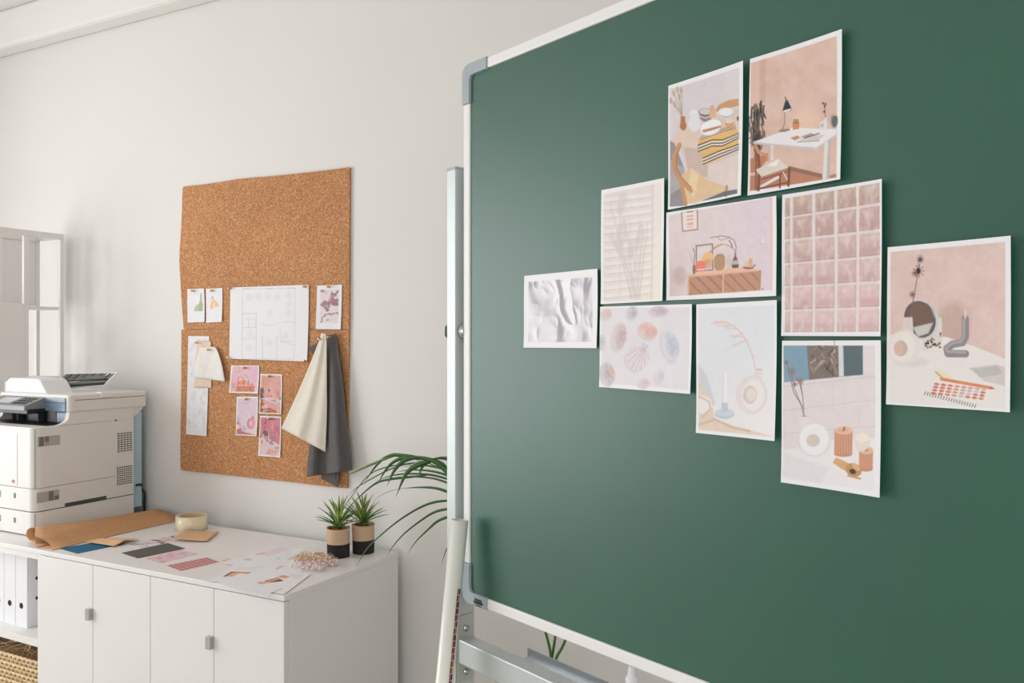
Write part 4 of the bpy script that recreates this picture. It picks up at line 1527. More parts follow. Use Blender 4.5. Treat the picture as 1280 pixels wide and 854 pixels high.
SB('side_panel', (SX0, CY0 + 0.004, 0), (SX0 + 0.018, CY1, CT - TT - 0.0005))
SB('side_panel', (SX1 - 0.018, CY0 + 0.004, 0), (SX1, CY1, CT - TT - 0.0005))
SB('back_panel', (SX0 + 0.018, CY1 - 0.008, 0.05), (SX1 - 0.018, CY1, CT - TT - 0.0005))
SB('top_panel', (SX0 + 0.018, CY0 + 0.004, CT - TT - 0.02), (SX1 - 0.018, CY1 - 0.008, CT - TT - 0.0005))
SB('shelf', (SX0 + 0.018, CY0 + 0.004, SHZ - 0.025), (SX1 - 0.018, CY1 - 0.008, SHZ))
SB('shelf', (SX0 + 0.018, CY0 + 0.004, 0.06), (SX1 - 0.018, CY1 - 0.008, 0.08))

# binders
BY = CY0 + 0.055
BH = CT - TT - 0.022 - SHZ
bind_r = on_y(34, 760, BY).x
bw = abs(on_y(34.2, 760, BY).x - on_y(19.6, 760, BY).x)
bx = bind_r
for i in range(4):
    xa, xb = bx - bw + 0.001, bx - 0.001
    if xa < SX0 + 0.02:
        break
    lb = ['white ring binder with black rivets, first from the bookcase side panel', 'white ring binder second from the bookcase side panel', 'white ring binder third from the bookcase side panel', 'white ring binder fourth from the bookcase side panel'][i]
    t = thing('ring_binder', lb, 'binder', ((xa + xb) / 2, BY, SHZ), 0, 'white binders in the bookcase')
    h2 = (xb - xa) / 2
    box('spine', (-h2, 0, 0), (h2, 0.003, BH), M_BINDER, t, 0.001)
    box('cover', (-h2, 0.003, 0), (-h2 + 0.003, 0.25, BH), M_BINDER, t, 0.0008)
    box('cover', (h2 - 0.003, 0.003, 0), (h2, 0.25, BH), M_BINDER, t, 0.0008)
    box('paper_block', (-h2 + 0.004, 0.02, 0.005), (h2 - 0.012, 0.235, BH - 0.012), M_PAPER, t, 0)
    hz = 0.075
    ring = [(0.0105 * math.cos(2 * math.pi * k / 20), hz + 0.0105 * 1.0 * math.sin(2 * math.pi * k / 20)) for k in range(20)]
    prism('finger_hole', ring, 'y', -0.0006, 0.0015, M_BLACK, t)
    if i == 0:
        for zz in (0.098, 0.168):
            rv = prism('rivet', [(0.036 + 0.006 * math.cos(2 * math.pi * k / 12), zz + 0.006 * math.sin(2 * math.pi * k / 12)) for k in range(12)], 'x', h2 - 0.0005, h2 + 0.002, M_BLACK, t)
    bx -= bw

# woven basket with straw on the lower shelf
bk = thing('woven_basket', 'woven seagrass basket on the lower shelf of the bookcase', 'basket', ((SX0 + SX1) / 2 + 0.02, 1.98, 0.08))
hw, hd, hh = 0.255, 0.215, 0.27
nr = 18
path = rrect(-hw, -hd, hw, hd, 0.05, 6)


def walk(path, step):
    P = [Vector((x, y, 0)) for x, y in path] + [Vector((path[0][0], path[0][1], 0))]
    out, acc = [], 0
    for a, b in zip(P[:-1], P[1:]):
        l = (b - a).length
        nd = Vector(((b - a).y, -(b - a).x, 0)).normalized()
        while acc < l:
            out.append((a.lerp(b, acc / l), nd))
            acc += step
        acc -= l
    return out


W = walk(path[::-1], 0.0125)
if len(W) % 2:
    W = W[:-1]
inner = Vector((0, 0, 0))
for k in range(nr):
    z = 0.007 + k * (hh / nr)
    vs, fs = [], []
    for i, (p, nd) in enumerate(W):
        o_ = nd if nd.dot(p) > 0 else -nd
        amp = 0.0045 * (1 if (i + k) % 2 else -1)
        for a, bz in ((0.003, -0.0062), (0.003, 0.0062), (-0.003, 0.0062), (-0.003, -0.0062)):
            q = p + o_ * (a + amp)
            vs.append((q.x, q.y, z + bz * (1 if (i + k) % 2 else 0.75)))
    n = len(W)
    for i in range(n):
        j = (i + 1) % n
        for a in range(4):
            b = (a + 1) % 4
            fs.append((i * 4 + a, i * 4 + b, j * 4 + b, j * 4 + a))
    pyd('woven_strand', vs, fs, M_STRAW if k % 2 else mat('seagrass_b', (216, 186, 144), 0.8, var=0.2, scale=60), bk, True)
lin_pts = [(x * 0.965, y * 0.965) for x, y in path]
prism('basket_core', lin_pts, 'z', 0.0, hh * 0.9, M_STRAWD, bk)
st = thing('straw_bundle', 'loose dried straw spilling over the top of the basket', 'straw', ((SX0 + SX1) / 2 + 0.02, 1.98, 0.08 + hh * 0.9))
rnd = random.Random(11)
for k in range(90):
    x = rnd.uniform(-hw * 0.8, hw * 0.93)
    y = rnd.uniform(-hd * 1.0, 0.0)
    a = rnd.uniform(-0.7, 0.5)
    l = rnd.uniform(0.06, 0.16)
    dx, dy = l * math.cos(a), l * math.sin(a)
    z = 0.030 + rnd.uniform(0, 0.035)
    q = [(max(-hw * .95, min(hw * 0.99, x + dx * f)), max(-hd * 1.05, y + dy * f), z + 0.035 * f * (1 - f) + rnd.uniform(-0.004, 0.004)) for f in (-0.5, -0.15, 0.2, 0.5)]
    blade('straw', q, 0.006, M_STRAW if k % 3 else M_STRAWD, st, 6, fold=0.2, prof=lambda t: 1 - 0.6 * t)

# ================================================================== THINGS ON THE WORKTOP
# kraft paper: a flattened roll lying from front to back beside the printer
kx0, kx1 = on_y(23, 670, 1.75).x, on_y(66, 687, 1.74).x
kr = thing('kraft_paper', 'brown kraft paper loosely rolled flat beside the printer', 'paper', ((kx0 + kx1) / 2, 1.74, CT))
kw = kx1 - kx0
sec = [(0.60, 0.003), (0.42, 0.0025), (0.36, 0.010), (0.33, 0.028), (0.26, 0.034), (0.21, 0.022), (0.24, 0.010), (0.17, 0.004), (0.06, 0.006), (0.0, 0.022), (0.03, 0.042), (0.14, 0.049), (0.26, 0.050),
       (0.38, 0.046), (0.50, 0.040), (0.64, 0.031), (0.80, 0.017), (0.93, 0.006), (1.0, 0.002), (0.85, 0.0015), (0.62, 0.0015)]
sec = [(p.x, p.y) for p in cat_rom([(a, b, 0) for a, b in sec], 80)]
KL = 0.525
vs, fs = [], []
NK = 10
for j in range(NK + 1):
    f = j / NK
    for a, b in sec:
        flat = 1 - 0.35 * f
        x = kw / 2 - kw * (1 - a) * (1 - 0.3 * f)
        y = KL * f + (0.012 * math.sin(a * 9) - 0.05 * (a - 0.5) * 0.3) * (1 - f) + 0.05 * a * f * 0.0
        vs.append((x + 0.004 * math.sin(f * 4 + a * 3), y + (0.03 * (1 - a) if j == 0 else 0), max(0.0012, b * flat + 0.0015 * math.sin(f * 7 + a * 11) * (b > 0.012))))
n = len(sec)
for j in range(NK):
    for i in range(n - 1):
        a = j * n + i
        fs.append((a, a + 1, a + n + 1, a + n))
ko = pyd('rolled_sheet', vs, fs, M_KRAFT, kr, True)
md = ko.modifiers.new('thick', 'SOLIDIFY')
md.thickness = 0.0008


def flat_sheet(name, px, label, cat, art=None, srcq=None, lay=0, m=M_MATTE, base=(240, 239, 242), res=0.0025, bow=0.0, group=None, post=None, plain=None):
    """sheet lying on the worktop; px: TL,TR,BR,BL pixels"""
    z = CT + 0.0008 + lay * 0.00025
    pc = [on_z(x, y, z) for x, y in px]
    w, h = (pc[1] - pc[0]).length, (pc[3] - pc[0]).length
    nx, ny = max(4, int(w / res)), max(4, int(h / res))
    o = sheet(name, pc, art, srcq or ((0, 0), (100, 0), (100, 100), (0, 100)), m, nx, ny, (0, 0, 1),
              lambda s, t: bow * (s ** 4 + (1 - s) ** 4 * 0.5) + 0 * t, base=base, post=post, th=0.0004)
    if plain:
        o.data.materials.clear()
        o.data.materials.append(plain)
    return tag(o, label, cat, group)


C6 = lambda x, y: (60 + x / 5.333, 620 + y / 5.333)
flat_sheet('blue_card', [C6(75, 350), C6(325, 308), C6(515, 320), C6(197, 385)], 'flat blue card on the worktop beside the kraft paper', 'card', plain=M_BLUE)
flat_sheet('photo_sheet', [C6(540, 322), C6(850, 262), C6(905, 292), C6(628, 348)], 'small print of crumpled dark fabric lying under the kraft scrap', 'photo print', lambda c: art_fabric(c, True), [(662, 352), (742, 346), (742, 428), (662, 428)], res=0.003, group='small prints on the worktop', m=M_PRINT)
flat_sheet('felt_sample', [C6(488, 380), C6(800, 315), C6(915, 350), C6(600, 415)], 'charcoal grey felt sample on the white worktop', 'felt sample', lay=2, plain=M_CHAR)


def art_tiles2(c):
    c.poly([(0, 0), (100, 0), (100, 100), (0, 100)], (226, 190, 188), 1, 0.1)
    for i in range(8):
        for j in range(4):
            x, y = 2 + i * 12.3, 3 + j * 24.3
            c.poly([(x, y), (x + 10.6, y), (x + 10.6, y + 21), (x, y + 21)], (190, 112, 116), 1, 1.5)
            c.poly([(x, y), (x + 6, y), (x + 3, y + 10)], (214, 150, 150), 0.7, 2)


def pinkish(fn, k=(1.0, 0.78, 0.78)):
    def f(c):
        fn(c)
        g = c.c.mean(1, keepdims=True)
        c.c = np.clip(g + (c.c - g) * 2.0, 0, 1) * np.array(k)[None]
    return f


flat_sheet('photo_sheet', [C6(648, 418), C6(890, 362), C6(1002, 386), C6(760, 448)], 'small pink print of seashells on the worktop', 'photo print', pinkish(art_shells, (1.0, 0.8, 0.8)), [(754, 386), (862, 385), (862, 487), (754, 480)], res=0.002, group='small prints on the worktop', m=M_PRINT)
flat_sheet('photo_sheet', [C6(785, 465), C6(1060, 410), C6(1144, 440), C6(885, 502)], 'small dark pink print of glass bricks on the worktop', 'photo print', art_tiles2, None, res=0.0018, group='small prints on the worktop', m=M_PRINT)


def pic(shapes):
    def f(c):
        for pts, col in shapes:
            c.poly(pts, col, 1, 5)
    return f


LZ = lambda x, y: (180 + x / 5.818, 660 + y / 5.818)
WS = 'white printed sheets on the worktop'
PINKP, MAUVE = (238, 222, 226), (206, 192, 204)


def paper(crop, label, shapes, lay, bow=0.0):
    flat_sheet('printed_sheet', [LZ(x, y) for x, y in crop], label, 'paper sheet', pic(shapes), crop, lay=lay, bow=bow, group=WS)


paper([(548, 240), (632, 208), (722, 248), (640, 285)], 'small white sheet with salmon blocks at the pile of papers',
      [([(558, 236), (618, 220), (640, 226), (580, 246)], (238, 190, 176)), ([(592, 260), (672, 254), (662, 270), (608, 274)], (232, 170, 160))], 0)
paper([(590, 262), (935, 130), (1190, 165), (880, 300)], 'white sheet with pale pink pictures beneath the other papers',
      [([(845, 182), (1000, 140), (1062, 160), (905, 206)], PINKP), ([(808, 188), (880, 178), (892, 190), (820, 197)], (226, 196, 196)),
       ([(718, 226), (770, 222), (800, 236), (738, 238)], (238, 196, 186)), ([(870, 262), (990, 216), (994, 222), (880, 266)], MAUVE)], 1, 0.001)
paper([(760, 340), (900, 225), (1200, 240), (1100, 380)], 'white sheet with mauve edge line between other papers',
      [([(840, 345), (1005, 268), (1010, 274), (850, 352)], MAUVE), ([(880, 330), (960, 322), (960, 340), (880, 345)], PINKP), ([(930, 250), (1060, 250), (1010, 268), (920, 268)], (242, 236, 238))], 2)
paper([(450, 392), (690, 255), (985, 275), (840, 402)], 'white sheet with an orange block at the front edge of the worktop',
      [([(588, 350), (650, 314), (812, 320), (806, 330), (660, 326), (602, 352)], (84, 60, 52)), ([(612, 350), (655, 322), (700, 318), (804, 324), (778, 346), (720, 356)], (242, 184, 148)),
       ([(670, 285), (885, 275), (870, 305), (690, 308)], (236, 231, 234))], 4)
paper([(535, 402), (700, 330), (970, 385), (905, 505)], 'plain white sheet overlapping the front edge of the worktop', [], 5)
paper([(610, 405), (850, 290), (1215, 335), (1015, 486)], 'white sheet with black and orange blocks at the corner of the worktop',
      [([(868, 380), (965, 356), (1012, 380), (905, 392)], (66, 58, 54)), ([(828, 398), (960, 360), (990, 366), (862, 402)], (232, 166, 132)),
       ([(962, 350), (1000, 338), (1062, 350), (1020, 363)], (240, 166, 120)), ([(1055, 330), (1165, 342), (1120, 368), (1070, 360)], PINKP),
       ([(816, 392), (850, 382), (872, 396), (830, 404)], (216, 172, 172)), ([(918, 468), (1000, 432), (1006, 438), (928, 474)], MAUVE)], 6)

# curled kraft scraps
def scrap(px, label, lift, m, lay=3, name='paper_scrap'):
    z = CT + 0.001 + lay * 0.001
    P = [on_z(x, y, z) for x, y in px]
    vs, fs = [], []
    n = 12
    for j in range(n + 1):
        for i in range(n + 1):
            s, t = i / n, j / n
            p = P[0] * (1 - s) * (1 - t) + P[1] * s * (1 - t) + P[2] * s * t + P[3] * (1 - s) * t
            vs.append((p.x, p.y, p.z + lift(s, t)))
    for j in range(n):
        for i in range(n):
            a = j * (n + 1) + i
            fs.append((a, a + n + 1, a + n + 2, a + 1))
    o = pyd(name, vs, fs, m, None, True)
    md = o.modifiers.new('thick', 'SOLIDIFY')
    md.thickness = 0.0008
    return tag(o, label, 'paper', 'paper scraps on the worktop')


scrap([C6(245, 308), C6(440, 283), C6(610, 290), C6(440, 338)], 'pale kraft scrap with a wavy curl over the blue card', lambda s, t: 0.002 + 0.010 * math.sin(s * math.pi) ** 2 * (0.4 + 0.6 * t), M_KRAFT2)
scrap([C6(835, 300), C6(905, 240), C6(1140, 240), C6(1060, 302)], 'kraft envelope scrap lying in front of the tape roll', lambda s, t: 0.001 + 0.012 * (1 - t) ** 2 * (1 - 0.3 * s), M_KRAFT2, 4)

# tape roll
tp = on_z(*C6(957, 225), CT)
tape = thing('tape_roll', 'wide roll of clear amber packing tape lying on the worktop', 'tape roll', (tp.x, tp.y, CT + 0.0005))
TR_ = 0.5 * (on_z(*C6(1062, 200), CT) - on_z(*C6(850, 200), CT)).length * 0.93
TH = 0.053


def ring(name, r0, r1, z0, z1, m, parent, seg=40):
    vs, fs = [], []
    for r, z in ((r0, z0), (r1, z0), (r1, z1), (r0, z1)):
        for i in range(seg):
            a = 2 * math.pi * i / seg
            vs.append((r * math.cos(a), r * math.sin(a), z))
    for k in range(4):
        k2 = (k + 1) % 4
        for i in range(seg):
            j = (i + 1) % seg
            fs.append((k * seg + i, k * seg + j, k2 * seg + j, k2 * seg + i))
    return pyd(name, vs, fs, m, parent, True)


ring('tape_winding', TR_ * 0.80, TR_, 0, TH, M_TAPE, tape)
ring('cardboard_core', TR_ * 0.74, TR_ * 0.795, 0.0, TH + 0.0005, M_TAPEC, tape)

# small potted plants
def agave(px, py, rpx, label, seed, group):
    p = on_z(px, py, CT)
    dep = (p - EYE).dot(Vector((-SN, CS, 0)))
    r = rpx * dep / F
    t = thing('potted_plant', label, 'potted plant', (p.x, p.y, CT), 0, group)
    h = 0.094
    seg = 32
    rn = random.Random(seed)
    ph = rn.uniform(0, 6)

    def wall(z0, z1, m, nm, rings=6, lid=False):
        vs, fs = [], []
        for k in range(rings + 1):
            z = z0 + (z1 - z0) * k / rings
            for i in range(seg):
                a = 2 * math.pi * i / seg
                rr = r * (0.95 + 0.06 * z / h + 0.014 * math.sin(a * 3 + ph + z * 30) + 0.01 * math.sin(a * 5 - z * 60))
                zz = z + (0.002 * math.sin(a * 2 + ph) if z1 == h and k == rings else 0)
                vs.append((rr * math.cos(a), rr * math.sin(a), zz))
        if lid:
            for i in range(seg):
                a = 2 * math.pi * i / seg
                vs.append((r * 0.9 * math.cos(a), r * 0.9 * math.sin(a), z1 - 0.001))
            for i in range(seg):
                a = 2 * math.pi * i / seg
                vs.append((r * 0.88 * math.cos(a), r * 0.88 * math.sin(a), z1 - 0.014))
        R = rings + (2 if lid else 0)
        for k in range(R):
            for i in range(seg):
                j = (i + 1) % seg
                fs.append((k * seg + i, k * seg + j, (k + 1) * seg + j, (k + 1) * seg + i))
        if not lid:
            fs.append(tuple(range(seg))[::-1])
        return pyd(nm, vs, fs, m, t, True)
    wall(0.0, h * 0.47, M_POTBLK, 'pot_lower_band')
    wall(h * 0.47, h, M_LINEN, 'pot_upper_band', lid=True)
    lathe('bark_top', [(r * 0.89, h - 0.016), (r * 0.89, h - 0.011), (r * 0.5, h - 0.005), (0.004, h - 0.003)], M_SOIL, t, seg=20)
    for k in range(14):
        a = rn.uniform(0, 6.28)
        q = rn.uniform(0.4, 0.8) * r
        box('bark_chip', (q * math.cos(a) - 0.004, q * math.sin(a) - 0.004, h - 0.009), (q * math.cos(a) + 0.004, q * math.sin(a) + 0.003, h + 0.001), M_SOIL, t, 0.001)
    nl = 38
    for k in range(nl):
        f = k / (nl - 1)                       # 0 outer .. 1 inner
        a = k * 2.39996 + ph
        el = math.radians(18 + 66 * f + rn.uniform(-6, 6))
        l = 0.088 + 0.022 * f + rn.uniform(-0.012, 0.008)
        ca, sa = math.cos(a), math.sin(a)
        z0 = h - 0.002
        pts = [(0.004 * ca, 0.004 * sa, z0), (l * 0.35 * math.cos(el + 0.1) * ca, l * 0.35 * math.cos(el + 0.1) * sa, z0 + l * 0.35 * math.sin(el + 0.1)),
               (l * 0.7 * math.cos(el) * ca, l * 0.7 * math.cos(el) * sa, z0 + l * 0.7 * math.sin(el)),
               (l * math.cos(el - 0.06) * ca, l * math.cos(el - 0.06) * sa, z0 + l * math.sin(el - 0.06))]
        blade('leaf', pts, 0.0115, M_AGAVE if rn.random() < 0.5 + 0.3 * f else M_AGAVE2, t, 7, fold=0.5, prof=lambda t_: (0.7 + 0.5 * t_ - 1.18 * t_ ** 3))


GP = 'small potted agaves'
agave(423, 695.5, 14.4, 'small spiky plant in beige and black cloth pot beside the bead bag', 1, GP)
agave(454, 690.5, 14.0, 'small spiky plant in beige and black cloth pot nearer the palm', 2, GP)

# bag of beads
bg_c = on_z(395, 707, CT)
bag = thing('bead_bag', 'clear plastic bag of pink and gold beads beside the potted plants', 'bag', (bg_c.x, bg_c.y, CT + 0.003))
pb = [on_z(x, y, CT) - bg_c for x, y in ((362, 711), (372, 700), (404, 699.5), (424, 708), (400, 717))]
rn = random.Random(4)
beads = []
poly = [(p.x, p.y) for p in pb]


def in_poly(x, y, poly):
    r = False
    for i in range(len(poly)):
        (xa, ya), (xb, yb_) = poly[i], poly[(i + 1) % len(poly)]
        if (ya > y) != (yb_ > y) and x < (xb - xa) * (y - ya) / (yb_ - ya) + xa:
            r = not r
    return r


mn = [min(p[i] for p in poly) for i in (0, 1)]
mxx = [max(p[i] for p in poly) for i in (0, 1)]
for colname, cols, cnt, zr in (('pink_beads', M_BEIGE, 260, (0.003, 0.016)), ('gold_beads', M_BRASS, 120, (0.014, 0.022))):
    bm = bmesh.new()
    made = 0
    while made < cnt:
        x, y = rn.uniform(mn[0], mxx[0]), rn.uniform(mn[1], mxx[1])
        if not in_poly(x * 1.06, y * 1.06, poly):
            continue
        if colname == 'gold_beads' and (x * SN - y * CS) > 0.012:
            continue
        bmesh.ops.create_icosphere(bm, subdivisions=1, radius=rn.uniform(0.0032, 0.0048), matrix=Matrix.Translation((x, y, rn.uniform(*zr))))
        made += 1
    mm = mat('pearl_pink', (238, 208, 200), 0.25) if colname == 'pink_beads' else mat('pearl_gold', (232, 190, 130), 0.25, metal=0.3)
    o = frombm(colname, bm, mm, bag, True)
    o['kind'] = 'stuff'
# film: a low dome over the beads with a crumpled flap
vs, fs = [], []
cxp, cyp = sum(p[0] for p in poly) / 5, sum(p[1] for p in poly) / 5
out = cat_rom([(x * 1.05, y * 1.05, 0) for x, y in poly] + [(poly[0][0] * 1.05, poly[0][1] * 1.05, 0)], 31)[:-1]
for k, (f, z) in enumerate(((1.0, -0.002), (0.98, 0.010), (0.9, 0.022), (0.5, 0.027), (0.12, 0.027))):
    for i, p in enumerate(out):
        vs.append((cxp + (p.x - cxp) * f, cyp + (p.y - cyp) * f, z + (0.003 * math.sin(i * 1.7 + k) if 0 < k else 0)))
for k in range(4):
    for i in range(30):
        j = (i + 1) % 30
        fs.append((k * 30 + i, k * 30 + j, (k + 1) * 30 + j, (k + 1) * 30 + i))
fs.append(tuple(120 + i for i in range(30)))
pyd('bag_film', vs, fs, M_FILM, bag)
fl = [on_z(x, y, CT) - bg_c for x, y in ((366, 700), (363, 693), (382, 689.5), (402, 691), (406, 699), (403, 700))]
pyd('bag_flap', [(p.x, p.y, 0.004 + 0.018 * (i in (2, 3)) + 0.006 * (i == 1)) for i, p in enumerate(fl)], [(0, 1, 2), (0, 2, 3), (0, 3, 5), (5, 3, 4)], M_FILM, bag)

# ================================================================== PRINTER
PX1, PX0 = -2.885, -3.312
PY0, PY1 = 1.824, 2.234
prn = thing('office_printer', 'large off-white office printer with open document feeder on the worktop', 'printer', ((PX0 + PX1) / 2, (PY0 + PY1) / 2, CT))
ox, oy, oz = (PX0 + PX1) / 2, (PY0 + PY1) / 2, CT


def Lp(p): return (p[0] - ox, p[1] - oy, p[2] - oz)


def PB(nm, lo, hi, m=M_PRN, bev=0.003, par=None):
    return box(nm, Lp(lo), Lp(hi), m, par or prn, bev)


def front_round(xa, xb, ya, yb_, r=0.03):
    """plan outline with rounded front corners"""
    pts = [(xb, yb_), (xa, yb_), (xa, ya + r)]
    for i in range(1, 7):
        a = math.radians(180 + 15 * i)
        pts.append((xa + r + r * math.cos(a), ya + r + r * math.sin(a)))
    pts.append((xb - r, ya))
    for i in range(1, 7):
        a = math.radians(270 + 15 * i)
        pts.append((xb - r + r * math.cos(a), ya + r + r * math.sin(a)))
    return [(x - ox, y - oy) for x, y in pts]


Z1, Z2, Z3 = 0.839, 0.921, 1.141     # seams
fo = front_round(PX0, PX1, PY0, PY1)
fi = front_round(PX0 + 0.003, PX1 - 0.003, PY0 + 0.003, PY1 - 0.003)
prism('paper_cassette', fo, 'z', 0.004, Z1 - oz - 0.0025, M_PRN, prn, bev=0.002)
prism('seam', fi, 'z', Z1 - oz - 0.003, Z1 - oz + 0.001, M_SEAM, prn)
prism('paper_tray', fo, 'z', Z1 - oz + 0.0005, Z2 - oz - 0.0008, M_PRN, prn, bev=0.0015)
prism('seam', fi, 'z', Z2 - oz - 0.002, Z2 - oz + 0.001, M_SEAM, prn)
prism('main_body', fo, 'z', Z2 - oz, Z3 - oz, M_PRN, prn, bev=0.003)
for yy in (PY0 + 0.04, PY1 - 0.04):
    for xx in (PX0 + 0.04, PX1 - 0.04):
        lathe('rubber_foot', [(0.012, 0.0), (0.012, 0.005)], M_RUBBER, prn, Lp((xx, yy, CT)), 12)
# slot in the right side, above the cassette
s0, s1 = on_x(81, 628, PX1), on_x(133, 614, PX1)
PB('side_slot', (PX1 - 0.004, s0.y, Z1 - 0.001), (PX1 + 0.0008, s1.y, Z1 + 0.013), M_SEAM, 0.0)
PB('cover_seam', (PX1 - 0.002, on_x(43.5, 580, PX1).y, Z2), (PX1 + 0.0005, on_x(43.5, 580, PX1).y + 0.0015, Z3 - 0.004), M_LABELD, 0)
PB('cover_seam', (PX1 - 0.002, on_x(43.5, 580, PX1).y, CT + 0.006), (PX1 + 0.0005, on_x(43.5, 580, PX1).y + 0.0015, Z1 - 0.004), M_LABELD, 0)
# front cover panel and tray grips
PB('front_cover', (PX0 + 0.03, PY0 - 0.0015, Z2 + 0.004), (on_y(22, 560, PY0).x, PY0 + 0.004, Z3 - 0.026), M_PRN, 0.0015)
for z in (Z1 + 0.05, CT + 0.05):
    PB('tray_grip', (on_y(17.5, 620, PY0).x, PY0 - 0.0015, z - 0.008), (on_y(19.5, 620, PY0).x, PY0 + 0.002, z + 0.010), M_LABELD, 0)
    PB('tray_grip', (on_y(-6, 620, PY0).x, PY0 - 0.0015, z - 0.012), (on_y(1, 620, PY0).x, PY0 + 0.002, z + 0.012), M_PBLUE, 0)
PB('status_mark', (on_y(16, 603, PY0).x, PY0 - 0.0038, Z2 + 0.016), (on_y(18.5, 603, PY0).x, PY0 - 0.0025, Z2 + 0.026), mat('mark_red', (196, 120, 110), 0.5), 0)
# stickers on the side


def sticker(pxl, pxr, pyt, pyb, blocks):
    a, b = on_x(pxl, pyb, PX1), on_x(pxr, pyt, PX1)
    zt = on_x(pxl, pyt, PX1).z
    r = PB('sticker', (PX1 - 0.001, a.y, a.z), (PX1 + 0.0006, b.y, zt), M_LABEL, 0)
    for f0, f1, g0, g1, m in blocks:
        PB('sticker_block', (PX1, a.y + (b.y - a.y) * f0, a.z + (zt - a.z) * g0), (PX1 + 0.001, a.y + (b.y - a.y) * f1, a.z + (zt - a.z) * g1), m, 0, r)


sticker(47, 75, 546.5, 559, [(0.06, 0.27, 0.05, 0.95, M_LABELD), (0.32, 0.5, 0.42, 0.97, M_LABELD), (0.33, 0.5, 0.05, 0.34, mat('sticker_rose', (186, 150, 140), 0.6))])
sticker(46, 74, 616.5, 629.5, [(0.52, 0.74, 0.05, 0.95, M_LABELD), (0.78, 0.98, 0.05, 0.45, M_LABELD)])
# vents


def vent(x0_, y0_, x1_, y1_, rows, cols):
    a, b = on_x(x0_, y1_, PX1), on_x(x1_, y1_, PX1)
    zt = on_x(x0_, y0_, PX1).z
    yb2 = min(b.y, PY1 - 0.004)
    r = PB('vent_grille', (PX1 - 0.002, a.y, a.z), (PX1 + 0.0012, yb2, zt), M_PRN, 0.0008)
    lst = []
    for i in range(rows):
        for j in range(cols):
            ya = a.y + 0.004 + (yb2 - a.y - 0.008) * (j + 0.1) / cols
            yb3 = a.y + 0.004 + (yb2 - a.y - 0.008) * (j + 0.82) / cols
            za = a.z + 0.005 + (zt - a.z - 0.009) * (i + 0.15) / rows
            zb3 = a.z + 0.005 + (zt - a.z - 0.009) * (i + 0.68) / rows
            lst.append((Lp((PX1, ya, za)), Lp((PX1 + 0.0018, yb3, zb3))))
    boxes('vent_slot', lst, M_SEAM, r)


vent(145, 540, 168, 567.5, 9, 5)
vent(144.5, 582.5, 168, 609, 9, 7)
PB('tiny_mark', (PX1 - 0.001, on_x(143.5, 525, PX1).y, on_x(143.5, 527, PX1).z), (PX1 + 0.0006, on_x(146, 525, PX1).y, on_x(143.5, 524.5, PX1).z), M_LABELD, 0)
# upper column: side walls around the output cavity
SC0, SC1 = 1.186, 1.251        # scanner unit
yA, yB_ = on_x(72, 537, PX1).y, on_x(86, 510, PX1).y
prof = [(PY1, Z3 - 0.002), (yA - 0.01, Z3 - 0.002)]
for i in range(1, 8):
    a = math.radians(90 * i / 7)
    prof.append((yA - 0.01 + (yB_ - yA + 0.01) * math.sin(a), Z3 + 0.030 * (1 - math.cos(a))))
prof += [(yB_ + 0.003, SC0 + 0.001), (PY1, SC0 + 0.001)]
for xa, xb in ((PX1 - 0.022, PX1), (PX0, PX0 + 0.022)):
    prism('side_wall', [(a - oy, b - oz) for a, b in prof], 'x', xa - ox, xb - ox, M_PRN, prn, bev=0.002)
PB('output_cavity', (PX0 + 0.022, yB_ + 0.035, Z3 - 0.001), (PX1 - 0.022, PY1 - 0.01, SC0 + 0.001), M_PDARK, 0)
PB('output_tray', (PX0 + 0.02, yA - 0.03, Z3 - 0.004), (PX1 - 0.02, yB_ + 0.04, Z3 + 0.0015), M_PDARK, 0.002)
for x in (PX0 + 0.09, PX0 + 0.22, PX0 + 0.33):
    PB('cavity_rib', (x, yB_ + 0.012, Z3 + 0.001), (x + 0.006, yB_ + 0.036, SC0), M_SEAM, 0.001)
# right-hand bezel of the cavity
PB('cavity_bezel', (PX1 - 0.085, yB_ + 0.006, Z3 + 0.002), (PX1 - 0.02, yB_ + 0.034, SC0 + 0.002), M_PBLUE, 0.006)
# scanner
sx1 = PX1 + 0.006
syb = on_x(182.7, 490, sx1).y
scn = prism('scanner', front_round(PX0 - 0.004, sx1, yB_ - 0.002, syb - 0.002, 0.014), 'z', SC0 - oz, SC1 - oz, M_PRN, prn, bev=0.006)
PB('scanner_bezel', (PX0 + 0.02, yB_ - 0.006, SC0 + 0.002), (PX1 - 0.012, yB_ + 0.004, SC1 - 0.012), M_PBLUE, 0.003)
PB('bezel_line', (PX0 + 0.02, yB_ - 0.0068, SC0 + 0.034), (PX1 - 0.012, yB_ + 0.002, SC0 + 0.0365), M_SEAM, 0)
PB('lid_seam', (sx1 - 0.003, yB_ + 0.02, SC1 - 0.022), (sx1 + 0.0006, syb - 0.006, SC1 - 0.0195), M_LABELD, 0, scn)
PB('lid_latch', (sx1 - 0.03, on_x(126, 490, sx1).y, SC1 - 0.016), (sx1 + 0.004, on_x(139, 490, sx1).y, SC1 + 0.004), M_PRNW, 0.002, scn)
# rear overhang support and pale blue rear cover
prism('rear_support', [(PY1 - 0.002 - oy, SC0 - 0.045 - oz), (syb - 0.006 - oy, SC0 - 0.006 - oz), (syb - 0.006 - oy, SC0 + 0.002 - oz), (PY1 - 0.002 - oy, SC0 + 0.002 - oz)], 'x', PX0 - ox, PX1 - ox - 0.004, M_PRN, prn)
PB('rear_cover', (PX0 + 0.04, PY1 - 0.002, CT + 0.03), (PX1 - 0.014, PY1 + 0.05, SC0 - 0.02), M_PALEB, 0.004)
